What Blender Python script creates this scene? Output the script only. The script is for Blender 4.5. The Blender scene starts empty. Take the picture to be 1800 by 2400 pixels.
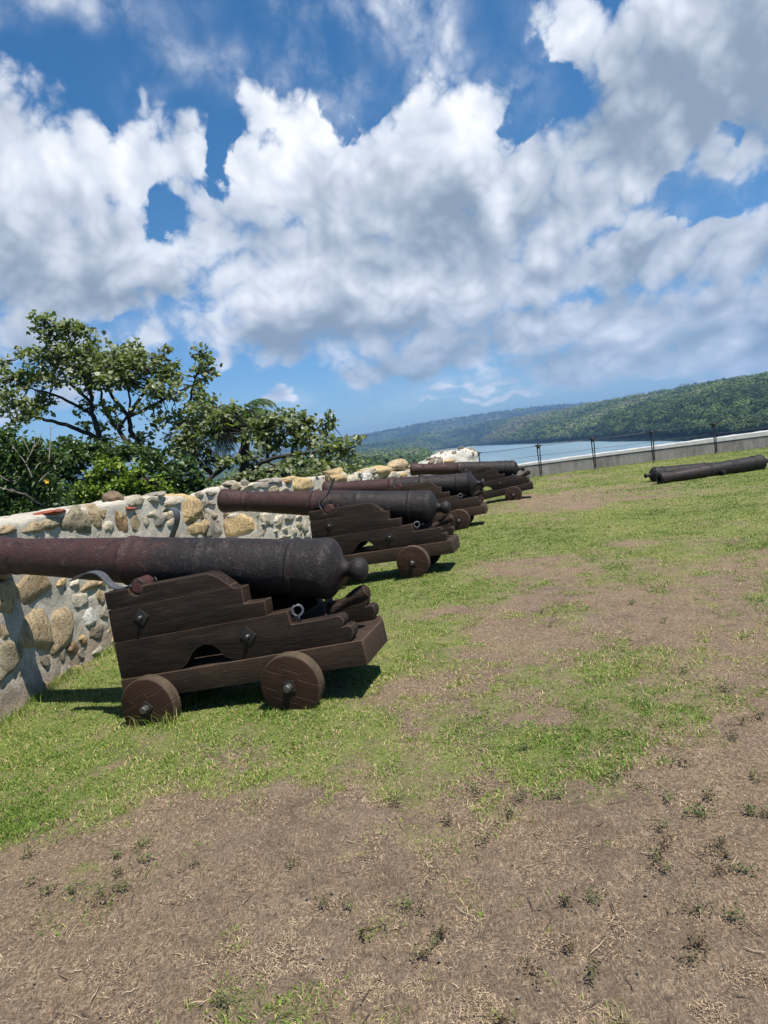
import bpy, bmesh, math, random
import numpy as np
from mathutils import Vector, Matrix, Euler
from mathutils.bvhtree import BVHTree

random.seed(7)
RNG = np.random.default_rng(11)
SC = bpy.context.scene
COL = SC.collection
rad = math.radians

# ------------------------------------------------------------------ survey
# The photograph's own camera, used to survey where things stand: a pixel's
# ray is cut with the ground, with a wall's face or at a known distance.
FOC, EYE = 1664.0, 1.5
ROLL = rad(7.0)
PIT = math.atan(142 * math.cos(ROLL) / FOC)
_f = np.array([0, math.cos(PIT), -math.sin(PIT)])
_r0 = np.array([1.0, 0, 0])
_u0 = np.cross(_r0, _f)
CR = math.cos(ROLL) * _r0 - math.sin(ROLL) * _u0
CU = math.sin(ROLL) * _r0 + math.cos(ROLL) * _u0
CAM = np.array([0, 0, EYE])


def ray(x, y):
    return _f * FOC + CR * (x - 900) + CU * (1200 - y)


def gnd(x, y, z=0.0):
    d = ray(x, y)
    return CAM + d * ((z - EYE) / d[2])


def at_y(x, y, Y):
    d = ray(x, y)
    return CAM + d * (Y / d[1])


def lev(x, y):
    r = ray(x, y)
    return r[0] / r[1], r[2] / math.hypot(r[0], r[1])


# ------------------------------------------------------------------ helpers
def tag(o, label=None, cat=None, group=None, kind=None):
    if label: o['label'] = label
    if cat: o['category'] = cat
    if group: o['group'] = group
    if kind: o['kind'] = kind
    return o


def empty(name, loc=(0, 0, 0), rz=0.0):
    o = bpy.data.objects.new(name, None)
    o.empty_display_size = 0.2
    o.location = loc
    o.rotation_euler = (0, 0, rz)
    COL.objects.link(o)
    return o


def link(name, me, mats=None, parent=None):
    o = bpy.data.objects.new(name, me)
    COL.objects.link(o)
    if parent: o.parent = parent
    for m in (mats if isinstance(mats, (list, tuple)) else [mats]):
        if m and m.name not in [x.name for x in me.materials if x]:
            me.materials.append(m)
    return o


def np_mesh(name, V, F, smooth=True, attrs=None, fattrs=None):
    """V (n,3); F list of int arrays, each (k, corners)."""
    me = bpy.data.meshes.new(name)
    V = np.asarray(V, dtype=np.float32)
    me.vertices.add(len(V))
    me.vertices.foreach_set('co', V.ravel())
    F = [np.asarray(f, dtype=np.int32) for f in F if len(f)]
    nl = sum(f.size for f in F)
    npoly = sum(len(f) for f in F)
    me.loops.add(nl)
    me.loops.foreach_set('vertex_index', np.concatenate([f.ravel() for f in F]))
    me.polygons.add(npoly)
    tot = np.concatenate([np.full(len(f), f.shape[1], dtype=np.int32) for f in F])
    st = np.concatenate([[0], np.cumsum(tot)[:-1]]).astype(np.int32)
    me.polygons.foreach_set('loop_start', st)
    me.polygons.foreach_set('loop_total', tot)
    me.polygons.foreach_set('use_smooth', np.full(npoly, smooth, dtype=bool))
    me.update(calc_edges=True)
    for k, a in (attrs or {}).items():
        a = np.asarray(a, dtype=np.float32)
        if a.ndim == 1:
            at = me.attributes.new(k, 'FLOAT', 'POINT'); at.data.foreach_set('value', a)
        else:
            at = me.attributes.new(k, 'FLOAT_COLOR', 'POINT')
            if a.shape[1] == 3: a = np.hstack([a, np.ones((len(a), 1), np.float32)])
            at.data.foreach_set('color', a.ravel())
    for k, a in (fattrs or {}).items():
        at = me.attributes.new(k, 'FLOAT', 'FACE'); at.data.foreach_set('value', np.asarray(a, np.float32))
    return me


class MB:
    """collects plain pieces into one mesh"""
    def __init__(s): s.V = []; s.F = {3: [], 4: []}; s.n = 0; s.A = []
    def add(s, V, F, a=None):
        V = np.asarray(V, float)
        s.V.append(V)
        s.A.append(np.full(len(V), 0.5) if a is None else (np.full(len(V), a) if np.isscalar(a) else np.asarray(a)))
        for f in F: s.F[len(f)].append([i + s.n for i in f])
        s.n += len(V)
    def tube(s, P, R, seg=6, a=None, cap=True):
        P = np.asarray(P, float); n = len(P)
        R = np.full(n, R) if np.isscalar(R) else np.asarray(R, float)
        T = np.gradient(P, axis=0); T /= np.linalg.norm(T, axis=1)[:, None] + 1e-9
        ref = np.array([0, 0, 1.0]) if abs(T[0][2]) < .9 else np.array([1.0, 0, 0])
        A = np.cross(T, ref); A /= np.linalg.norm(A, axis=1)[:, None] + 1e-9
        B = np.cross(T, A)
        th = np.linspace(0, 2 * math.pi, seg, endpoint=False)
        V = (P[:, None] + R[:, None, None] * (np.cos(th)[None, :, None] * A[:, None] + np.sin(th)[None, :, None] * B[:, None])).reshape(-1, 3)
        F = []
        for i in range(n - 1):
            for j in range(seg):
                k = (j + 1) % seg
                F.append((i * seg + j, i * seg + k, (i + 1) * seg + k, (i + 1) * seg + j))
        if cap and seg > 2:
            V = np.vstack([V, P[0], P[-1]]); c0 = n * seg
            for j in range(seg):
                k = (j + 1) % seg
                F.append((c0, k, j)); F.append((c0 + 1, (n - 1) * seg + j, (n - 1) * seg + k))
        s.add(V, F, a)
    def build(s, name, mat, parent=None, smooth=True):
        V = np.vstack(s.V)
        me = np_mesh(name, V, [np.array(s.F[3]).reshape(-1, 3), np.array(s.F[4]).reshape(-1, 4)], smooth, {'tint': np.concatenate(s.A)})
        return link(name, me, mat, parent)


def hash3(ix, iy, iz, seed=0):
    h = (ix.astype(np.int64) * 374761393 + iy.astype(np.int64) * 668265263 + iz.astype(np.int64) * 2147483647 + seed * 974634599) & 0xffffffff
    h = ((h ^ (h >> 13)) * 1274126177) & 0xffffffff
    h = ((h ^ (h >> 16)) * 2246822519) & 0xffffffff
    return ((h ^ (h >> 15)) & 0xffffff) / float(0xffffff)


def vnoise(P, seed=0):
    P = np.asarray(P, float)
    if P.shape[1] == 2: P = np.hstack([P, np.zeros((len(P), 1))])
    I = np.floor(P); f = P - I; f = f * f * (3 - 2 * f)
    x, y, z = I.T
    r = 0
    for dx in (0, 1):
        for dy in (0, 1):
            for dz in (0, 1):
                w = (f[:, 0] if dx else 1 - f[:, 0]) * (f[:, 1] if dy else 1 - f[:, 1]) * (f[:, 2] if dz else 1 - f[:, 2])
                r = r + w * hash3(x + dx, y + dy, z + dz, seed)
    return r


def fbm(P, oct=4, seed=0):
    P = np.asarray(P, float); s = 0; a = .5; t = 0
    for o in range(oct):
        s = s + a * vnoise(P * 2 ** o + 17.3 * o, seed + o); t += a; a *= .5
    return s / t


def sstep(a, b, x):
    t = np.clip((x - a) / (b - a), 0, 1)
    return t * t * (3 - 2 * t)


# ------------------------------------------------------------------ materials
class NT:
    def __init__(s, nt): s.t = nt
    def n(s, typ, props=None, **ins):
        nd = s.t.nodes.new(typ)
        for k, v in (props or {}).items(): setattr(nd, k, v)
        for k, v in ins.items():
            key = int(k[1:]) if k[0] == 'i' and k[1:].isdigit() else k.replace('_', ' ')
            sock = nd.inputs[key]
            if isinstance(v, bpy.types.NodeSocket): s.t.links.new(v, sock)
            else:
                if hasattr(sock.default_value, '__len__') and not isinstance(v, str):
                    v = tuple(v)
                    if len(sock.default_value) == 4 and len(v) == 3: v = v + (1,)
                sock.default_value = v
        return nd
    def math(s, op, a, b=0.0, c=0.0, clamp=False):
        return s.n('ShaderNodeMath', dict(operation=op, use_clamp=clamp), i0=a, i1=b, i2=c).outputs[0]
    def ramp(s, fac, stops, interp='LINEAR'):
        r = s.t.nodes.new('ShaderNodeValToRGB'); r.color_ramp.interpolation = interp
        e = r.color_ramp.elements
        while len(e) < len(stops): e.new(.5)
        for q, (p, c) in zip(e, stops):
            q.position = p
            q.color = tuple(c) + (1,) if hasattr(c, '__len__') else (c, c, c, 1)
        s.t.links.new(fac, r.inputs[0])
        return r.outputs[0]
    def mix(s, fac, a, b, blend='MIX'):
        m = s.n('ShaderNodeMix', dict(data_type='RGBA', blend_type=blend))
        for v, idx in ((fac, 0), (a, 6), (b, 7)):
            if isinstance(v, bpy.types.NodeSocket): s.t.links.new(v, m.inputs[idx])
            else: m.inputs[idx].default_value = v if idx == 0 else (tuple(v) + (1,))[:4]
        return m.outputs[2]
    def noise(s, vec, scale, detail=4, rough=.55, dist=0.0):
        return s.n('ShaderNodeTexNoise', Vector=vec, Scale=scale, Detail=detail, Roughness=rough, Distortion=dist).outputs[0]
    def attr(s, name): return s.n('ShaderNodeAttribute', dict(attribute_name=name))
    def obj(s): return s.n('ShaderNodeTexCoord').outputs['Object']
    def scale(s, vec, xyz):
        return s.n('ShaderNodeVectorMath', dict(operation='MULTIPLY'), i0=vec, i1=xyz).outputs[0]
    def bump(s, h, strength, dist=.01):
        return s.n('ShaderNodeBump', Height=h, Strength=strength, Distance=dist).outputs[0]


def newmat(name):
    m = bpy.data.materials.new(name); m.use_nodes = True
    nt = m.node_tree; b = nt.nodes['Principled BSDF']
    return m, NT(nt), b


def setb(t, b, color=None, rough=None, normal=None, spec=None, metal=None):
    for k, v in (('Base Color', color), ('Roughness', rough), ('Normal', normal), ('Specular IOR Level', spec), ('Metallic', metal)):
        if v is None: continue
        if isinstance(v, bpy.types.NodeSocket): t.t.links.new(v, b.inputs[k])
        else: b.inputs[k].default_value = (tuple(v) + (1,)) if hasattr(v, '__len__') else v


def mat_wood(name, c0, c1, c2, seed=0.0):
    m, t, b = newmat(name)
    o = t.obj()
    inf = t.n('ShaderNodeObjectInfo').outputs['Random']
    off = t.n('ShaderNodeCombineXYZ', X=t.math('MULTIPLY', inf, 9.0), Y=seed, Z=t.math('MULTIPLY', inf, 5.0)).outputs[0]
    v = t.n('ShaderNodeVectorMath', dict(operation='ADD'), i0=o, i1=off).outputs[0]
    g1 = t.noise(t.scale(v, (2.2, 14, 30)), 1.6, 6, .65, .5)
    g2 = t.noise(t.scale(v, (7, 60, 120)), 1.5, 4, .6)
    w = t.noise(v, 2.6, 4)
    col = t.ramp(t.math('ADD', t.math('MULTIPLY', g1, .6), t.math('MULTIPLY', w, .4)), [(.30, c0), (.52, c1), (.72, c2)])
    col = t.mix(t.ramp(g2, [(.35, .55), (.6, 0.0)]), col, tuple(x * .45 for x in c0))
    pale = t.ramp(t.noise(t.scale(v, (3, 10, 10)), 5, 5, .7), [(.60, 0.0), (.75, .45)])
    col = t.mix(pale, col, tuple(min(1, x * 1.55 + .006) for x in c2))
    col = t.mix(1.0, col, t.ramp(t.math('ADD', t.math('MULTIPLY', inf, .5), t.math('MULTIPLY', t.noise(t.scale(v, (1.2, 3, 3)), 1.7, 5, .65), .8)), [(.35, .5), (.6, .85), (.9, 1.2)]), 'MULTIPLY')
    ash = t.ramp(t.noise(t.scale(v, (1.5, 6, 9)), 2.4, 6, .72), [(.52, 0.0), (.70, .45)])
    col = t.mix(ash, col, (.048, .036, .028))
    crack = t.ramp(t.noise(t.scale(v, (1.1, 9, 26)), 2.1, 3, .5), [(.485, 0.0), (.5, 1.0), (.515, 0.0)])
    col = t.mix(t.math('MULTIPLY', crack, .6), col, (.006, .004, .003))
    h = t.math('SUBTRACT', t.math('ADD', t.math('MULTIPLY', g1, .5), t.math('MULTIPLY', g2, .5)), t.math('MULTIPLY', crack, .5))
    bv = t.n('ShaderNodeBevel', dict(samples=4), Radius=.012).outputs[0]
    ge = t.n('ShaderNodeNewGeometry').outputs['Normal']
    ed = t.n('ShaderNodeVectorMath', dict(operation='DOT_PRODUCT'), i0=bv, i1=ge).outputs['Value']
    wear = t.n('ShaderNodeMapRange', dict(clamp=True), Value=t.math('ADD', ed, t.math('MULTIPLY', t.math('SUBTRACT', g1, .5), .25)), From_Min=.985, From_Max=.86, To_Min=0.0, To_Max=.75).outputs[0]
    col = t.mix(wear, col, tuple(x * 2.1 + .02 for x in c2))
    setb(t, b, col, .72, t.bump(h, .55, .008), .22)
    return m


def mat_iron(name, black, maroon, bias):
    """old painted cast iron: black paint scabbed to maroon primer, pitted all over"""
    m, t, b = newmat(name)
    o = t.obj()
    inf = t.n('ShaderNodeObjectInfo').outputs['Random']
    v = t.n('ShaderNodeVectorMath', dict(operation='ADD'), i0=o, i1=t.n('ShaderNodeCombineXYZ', X=0.0, Y=t.math('MULTIPLY', inf, 13.0), Z=t.math('MULTIPLY', inf, 7.0)).outputs[0]).outputs[0]
    x = t.n('ShaderNodeSeparateXYZ', Vector=o).outputs[0]
    big = t.noise(t.scale(v, (1, 1.6, 1.6)), 2.2, 6, .7, .8)
    fine = t.noise(v, 55, 6, .75)
    med = t.noise(v, 14, 7, .75, .8)
    along = t.n('ShaderNodeMapRange', dict(clamp=True), Value=x, From_Min=-1.15, From_Max=-1.9, To_Min=-.10, To_Max=.13).outputs[0]
    k = t.math('ADD', t.math('ADD', t.math('MULTIPLY', big, .50), t.math('MULTIPLY', med, .50)), t.math('ADD', along, bias))
    col = t.mix(t.ramp(k, [(.46, 0.0), (.56, 1.0)]), black, maroon)
    scab = t.ramp(t.noise(v, 7.5, 8, .78, 1.4), [(.565, 0.0), (.585, 1.0)])
    col = t.mix(t.math('MULTIPLY', scab, .8), col, tuple(c * .45 for c in maroon))
    rust = t.ramp(t.noise(t.scale(v, (1, 2.5, 2.5)), 5, 7, .75, .6), [(.60, 0.0), (.70, .6)])
    col = t.mix(rust, col, (.075, .030, .018))
    speck = t.ramp(t.math('MULTIPLY', fine, med), [(.30, 0.0), (.36, .5)])
    col = t.mix(speck, col, (.115, .095, .088))
    pit = t.ramp(t.noise(v, 80, 3, .6), [(.34, 1.0), (.42, 0.0)])
    col = t.mix(t.math('MULTIPLY', pit, .8), col, (.004, .003, .003))
    h = t.math('ADD', t.math('MULTIPLY', fine, .9), t.math('ADD', t.math('MULTIPLY', med, 1.1), t.math('MULTIPLY', t.math('ADD', scab, pit), -.45)))
    setb(t, b, col, t.math('ADD', .42, t.math('MULTIPLY', fine, .32)), t.bump(h, .65, .008), .32)
    return m


def mat_simple(name, col, rough=.7, var=.25, scale=12, bump=.3, bd=.01, spec=.4, metal=0.0):
    m, t, b = newmat(name)
    v = t.obj()
    nz = t.noise(v, scale, 6, .65)
    c = t.ramp(nz, [(.3, tuple(x * (1 - var) for x in col)), (.7, tuple(min(1, x * (1 + var)) for x in col))])
    setb(t, b, c, rough, t.bump(nz, bump, bd), spec, metal)
    return m


def seg_dist(t, u, v, p, q):
    """distance from (u,v) to the segment p-q, in nodes"""
    dx, dy = q[0] - p[0], q[1] - p[1]; L2 = dx * dx + dy * dy
    a = t.math('SUBTRACT', u, p[0]); c = t.math('SUBTRACT', v, p[1])
    h = t.math('DIVIDE', t.math('ADD', t.math('MULTIPLY', a, dx), t.math('MULTIPLY', c, dy)), L2, clamp=True)
    ex = t.math('SUBTRACT', a, t.math('MULTIPLY', h, dx)); ey = t.math('SUBTRACT', c, t.math('MULTIPLY', h, dy))
    return t.math('SQRT', t.math('ADD', t.math('MULTIPLY', ex, ex), t.math('MULTIPLY', ey, ey)))


def mat_wheel():
    """truck wheel sawn from three planks scarfed together with Z joints"""
    m, t, b = newmat('wheel_wood')
    o = t.obj()
    s = t.n('ShaderNodeSeparateXYZ', Vector=o)
    inf = t.n('ShaderNodeObjectInfo').outputs['Random']
    v = t.n('ShaderNodeVectorMath', dict(operation='ADD'), i0=o, i1=t.n('ShaderNodeCombineXYZ', X=t.math('MULTIPLY', inf, 9.0), Y=0.0, Z=0.0).outputs[0]).outputs[0]
    g1 = t.noise(t.scale(v, (4, 4, 40)), 1.6, 6, .65, .6)
    g2 = t.noise(t.scale(v, (14, 14, 140)), 1.5, 4, .6)
    w = t.noise(v, 5, 4)
    col = t.ramp(t.math('ADD', t.math('MULTIPLY', g1, .55), t.math('MULTIPLY', w, .45)), [(.3, (.011, .0055, .0035)), (.52, (.030, .0145, .0082)), (.72, (.056, .027, .015))])
    d = None
    P = [(-.2, .062), (-.055, .062), (-.085, .1), (.05, .1), (.05, .062), (.2, .062)]
    Q = [(-.2, -.045), (-.06, -.045), (-.06, -.09), (.07, -.09), (.035, -.045), (.2, -.045)]
    for L in (P, Q):
        for i in range(len(L) - 1):
            e = seg_dist(t, s.outputs[0], s.outputs[2], L[i], L[i + 1])
            d = e if d is None else t.math('MINIMUM', d, e)
    line = t.n('ShaderNodeMapRange', dict(clamp=True), Value=d, From_Min=.0018, From_Max=.0050, To_Min=1.0, To_Max=0.0).outputs[0]
    edge = t.n('ShaderNodeMapRange', dict(clamp=True), Value=d, From_Min=.004, From_Max=.011, To_Min=.3, To_Max=0.0).outputs[0]
    col = t.mix(edge, col, (.12, .075, .05))
    col = t.mix(line, col, (.008, .005, .004))
    r = t.math('SQRT', t.math('ADD', t.math('POWER', s.outputs[0], 2.0), t.math('POWER', s.outputs[2], 2.0)))
    rim = t.n('ShaderNodeMapRange', dict(clamp=True), Value=r, From_Min=.186, From_Max=.192, To_Min=0.0, To_Max=1.0).outputs[0]
    rcol = t.ramp(t.noise(v, 8, 5, .7), [(.35, (.035, .026, .017)), (.55, (.075, .058, .04)), (.7, (.11, .05, .035))])
    col = t.mix(t.math('MULTIPLY', rim, .9), col, rcol)
    h = t.math('SUBTRACT', t.math('MULTIPLY', t.math('ADD', g1, g2), .5), t.math('MULTIPLY', line, 1.2))
    setb(t, b, col, .72, t.bump(h, .5, .006), .2)
    return m


M = {}
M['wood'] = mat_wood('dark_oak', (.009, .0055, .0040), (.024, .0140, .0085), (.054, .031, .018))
M['wood_lit'] = mat_wood('lit_oak', (.016, .010, .0065), (.038, .023, .014), (.080, .050, .031), 3.0)  # brighter copy of the dark oak, with sunlight put into its colour
M['wheel'] = mat_wheel()
M['iron'] = mat_iron('cannon_iron', (.0115, .0092, .0085), (.038, .0150, .0120), .0)
M['iron_lying'] = mat_iron('cannon_iron_lying', (.009, .0078, .0075), (.022, .013, .011), -.06)
M['iron_red'] = mat_iron('trunnion_iron', (.03, .018, .018), (.075, .024, .022), .12)
M['strap'] = mat_simple('strap_iron', (.060, .066, .075), .5, .3, 30, .15, .004, .5)
M['bolt'] = mat_simple('bolt_iron', (.10, .098, .095), .45, .35, 60, .2, .003, .5, .6)
M['plate'] = mat_simple('plate_iron', (.018, .016, .015), .55, .4, 40, .25, .003, .4)

# ------------------------------------------------------------------ ground shape
ROWX = lambda y: -.7 + (y - 4.22) * .305


def gz(x, y):
    x = np.asarray(x, float); y = np.asarray(y, float)
    s = (x - ROWX(y)) * .957
    z = -.10 * sstep(.1, -1.6, -(-s)) if False else -.10 * sstep(-.1, 1.6, -s)
    P = np.stack([x, y], -1).reshape(-1, 2)
    n = (fbm(P * .7, 3, 3) - .5).reshape(x.shape)
    return z + .03 * n


# ------------------------------------------------------------------ cannons
def bm_to_mesh(bm, name, smooth_angle=35):
    me = bpy.data.meshes.new(name)
    bm.normal_update()
    bm.to_mesh(me); bm.free()
    me.polygons.foreach_set('use_smooth', np.ones(len(me.polygons), bool))
    try: me.set_sharp_from_angle(angle=rad(smooth_angle))
    except Exception: pass
    return me


def prism(poly, y0, y1, bevel=.004, axis='y'):
    """polygon in (u,v) extruded across from y0 to y1"""
    bm = bmesh.new()
    mk = (lambda p, y: (p[0], y, p[1])) if axis == 'y' else (lambda p, z: (p[0], p[1], z))
    A = [bm.verts.new(mk(p, y0)) for p in poly]
    B = [bm.verts.new(mk(p, y1)) for p in poly]
    n = len(poly)
    bm.faces.new(A); bm.faces.new(B[::-1])
    for i in range(n):
        bm.faces.new((A[i], B[i], B[(i + 1) % n], A[(i + 1) % n]))
    bmesh.ops.recalc_face_normals(bm, faces=bm.faces)
    if bevel:
        ed = [e for e in bm.edges if len(e.link_faces) == 2 and e.calc_face_angle(0) > .5]
        bmesh.ops.bevel(bm, geom=ed, offset=bevel, segments=2, affect='EDGES', clamp_overlap=True, profile=.6)
    return bm


def join_bm(bms):
    out = bmesh.new()
    for b in bms:
        me = bpy.data.meshes.new('tmp'); b.to_mesh(me); b.free(); out.from_mesh(me); bpy.data.meshes.remove(me)
    return out


def lathe_bm(prof, seg=48, axis='x', jitter=0.0, seed=0):
    bm = bmesh.new()
    rings = []
    pr = np.array(prof, float)
    for i, (x, r) in enumerate(pr):
        ring = []
        if r < 1e-5:
            ring = [bm.verts.new((x, 0, 0) if axis == 'x' else (0, x, 0))]
        else:
            th = np.arange(seg) * 2 * math.pi / seg
            rr = np.full(seg, r)
            if jitter:
                Q = np.stack([np.full(seg, x * 5), np.cos(th) * r * 9, np.sin(th) * r * 9], -1)
                rr = rr * (1 + jitter * (fbm(Q, 3, seed) - .5))
            for k in range(seg):
                c, s_ = math.cos(th[k]) * rr[k], math.sin(th[k]) * rr[k]
                ring.append(bm.verts.new((x, c, s_) if axis == 'x' else (c, x, s_)))
        rings.append(ring)
    for a, b in zip(rings[:-1], rings[1:]):
        if len(a) == 1 and len(b) == 1: continue
        for k in range(seg):
            l = (k + 1) % seg
            if len(a) == 1: bm.faces.new((a[0], b[k], b[l]))
            elif len(b) == 1: bm.faces.new((a[k], b[0], a[l]))
            else: bm.faces.new((a[k], b[k], b[l], a[l]))
    bmesh.ops.recalc_face_normals(bm, faces=bm.faces)
    return bm


def arc(cx, cy, r, a0, a1, n=6):
    return [(cx + r * math.cos(rad(a0 + (a1 - a0) * i / n)), cy + r * math.sin(rad(a0 + (a1 - a0) * i / n))) for i in range(n + 1)]


TOPP = [(-1.222, .658), (-1.215, .774), (-1.032, .772)] + arc(-.975, .768, .056, 175, 365, 9) + [(-.918, .771), (-.455, .765), (-.425, .758), (-.395, .742), (-.365, .722), (-.335, .692), (-.312, .67), (-.300, .658)]
MIDP = [(-1.238, .436), (-1.222, .654), (-.298, .654), (-.285, .643), (-.262, .637), (-.225, .636), (-.233, .53), (-.092, .526), (-.10, .436)]
BOTP = [(-1.252, .184), (-1.239, .432), (-.10, .432), (.04, .437), (.046, .345), (.315, .347), (.345, .352), (.372, .345), (.388, .325), (.387, .30), (.372, .276), (.40, .284), (.425, .275), (.436, .25), (.432, .22), (.415, .197), (.40, .184),
        (-.398, .184), (-.425, .204), (-.452, .212), (-.462, .228), (-.475, .255), (-.50, .285), (-.535, .308), (-.58, .318), (-.625, .31), (-.665, .29), (-.695, .262), (-.715, .236), (-.745, .208), (-.795, .184)]
NEAR, FAR, AXIS = (.13, .24), (.64, .75), .44


def make_carriage():
    d = {}
    for k, (y0, y1) in (('near', NEAR), ('far', FAR)):
        d['cheek_' + k] = bm_to_mesh(join_bm([prism(p, y0, y1, .005) for p in (TOPP, MIDP, BOTP)]), 'cheek')
    bed = prism([(-1.256, .122), (-1.256, .758), (.43, .758), (.482, .62), (.484, .13), (.476, .122)], .027, .18, .007, 'z')
    axles = [prism([(-.07 + c, -.07), (-.07 + c, .0245), (.07 + c, .0245), (.07 + c, -.07)], .101, .779, .004) for c in (0, -1.016)]
    d['bed'] = bm_to_mesh(bed, 'bed')
    d['axle'] = [bm_to_mesh(b_, 'axle_beam') for b_ in axles]
    tr = prism([(-1.1, .1825), (-1.1, .50), (-.98, .50), (-.98, .1825)], .2425, .6375, .004)
    d['transom'] = bm_to_mesh(tr, 'transom')
    wp = [(0, 0), (0, .18), (.004, .19), (.010, .195), (.09, .195), (.096, .19), (.1, .18), (.1, 0)]
    d['wheel'] = bm_to_mesh(lathe_bm(wp, 56, 'y'), 'wheel')
    d['washer'] = bm_to_mesh(prism([(-.05, 0), (0, .05), (.05, 0), (0, -.05)], -.008, -.0005, .001), 'washer_plate')
    d['washer_far'] = bm_to_mesh(prism([(-.05, 0), (0, .05), (.05, 0), (0, -.05)], .1005, .108, .001), 'washer_plate')
    nut = [(-.052, 0), (-.052, .019), (-.047, .024), (-.009, .024), (-.009, 0)]
    d['nut'] = bm_to_mesh(lathe_bm(nut, 24, 'y'), 'axle_nut')
    d['nut_far'] = bm_to_mesh(lathe_bm([(.152, 0), (.152, .019), (.147, .024), (.109, .024), (.109, 0)], 24, 'y'), 'axle_nut')
    d['bplate'] = bm_to_mesh(prism([(-.058, 0), (0, .058), (.058, 0), (0, -.058)], -.007, -.0005, .001), 'bolt_plate')
    d['bhead'] = bm_to_mesh(lathe_bm([(-.034, 0), (-.034, .009), (-.03, .0125), (-.0085, .0135), (-.0085, 0)], 12, 'y'), 'bolt_head')
    mb = MB()
    P = [(0, 0, -.03), (0, 0, .012)] + [(0, .034 * math.sin(a), .05 - .034 * math.cos(a)) for a in np.linspace(.35, 2 * math.pi - .25, 18)]
    mb.tube(np.array([(p[1], p[0], p[2]) for p in P]), .0085, 8)
    d['eye'] = mb
    # quoin with its turned handle
    q1 = prism([(-.30, .18), (-.30, .24), (.17, .40), (.20, .40), (.20, .18)], .345, .535, .008)
    hb = lathe_bm([(0, 0), (.0, .048), (.05, .05), (.09, .034), (.14, .034), (.22, .05), (.27, .053), (.30, .045), (.315, .02), (.318, 0)], 20, 'x')
    bmesh.ops.rotate(hb, verts=hb.verts, cent=(0, 0, 0), matrix=Matrix.Rotation(rad(-17), 3, 'Y'))
    bmesh.ops.translate(hb, verts=hb.verts, vec=(.19, .44, .33))
    d['quoin'] = bm_to_mesh(q1, 'quoin')
    d['handle'] = bm_to_mesh(hb, 'handle')
    return d


CAR = make_carriage()


def barrel_mesh(L=3.03, variant=0, seed=0):
    k = L / 3.03
    if variant == 1:      # flat button on a thin neck, broad base ring
        cas = [(0, 0), (.004, .04), (.012, .07), (.03, .082), (.05, .082), (.062, .074), (.066, .05), (.075, .043), (.115, .043), (.14, .052), (.165, .085), (.195, .13), (.225, .165), (.236, .176), (.239, .205), (.246, .214), (.262, .214), (.272, .206), (.285, .197), (.33, .195)]
    elif variant == 2:    # small button
        cas = [(0, 0), (.004, .03), (.015, .054), (.035, .062), (.055, .056), (.067, .038), (.08, .032), (.12, .034), (.145, .05), (.17, .10), (.19, .14), (.215, .168), (.24, .188), (.26, .198), (.285, .2), (.33, .196)]
    else:
        cas = [(0, 0), (.004, .03), (.015, .055), (.035, .073), (.06, .08), (.085, .075), (.105, .061), (.12, .05), (.14, .049), (.158, .056), (.175, .08), (.192, .115), (.208, .148), (.222, .172), (.238, .19), (.254, .199), (.275, .203), (.295, .2025), (.33, .197)]
    body = [(.40, .191), (.47, .187), (.477, .194), (.487, .198), (.50, .198), (.508, .193), (.515, .185), (.7, .182), (.95, .179), (1.13, .177), (1.137, .182), (1.155, .183), (1.162, .177), (1.4, .173), (1.69, .170), (1.70, .176), (1.73, .177), (1.742, .166), (1.76, .162),
            (2.1, .149), (2.4, .138), (2.62, .131), (2.655, .130), (2.662, .136), (2.685, .137), (2.692, .131), (2.74, .133), (2.82, .142), (2.90, .153), (2.955, .160), (2.99, .161), (3.015, .152), (3.027, .138), (3.03, .12), (3.03, .076), (3.0, .072), (2.7, .072), (2.7, 0)]
    pr = [(x * (k if x > .33 else 1), r) for x, r in cas + body]
    out = []
    for (a, b) in zip(pr[:-1], pr[1:]):
        n = max(1, int(abs(b[0] - a[0]) / .03))
        for i in range(n): out.append((a[0] + (b[0] - a[0]) * i / n, a[1] + (b[1] - a[1]) * i / n))
    out.append(pr[-1])
    bm = lathe_bm([(-x, r) for x, r in out], 56, 'x', .035, seed)
    return bm_to_mesh(bm, 'barrel', 40)


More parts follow.
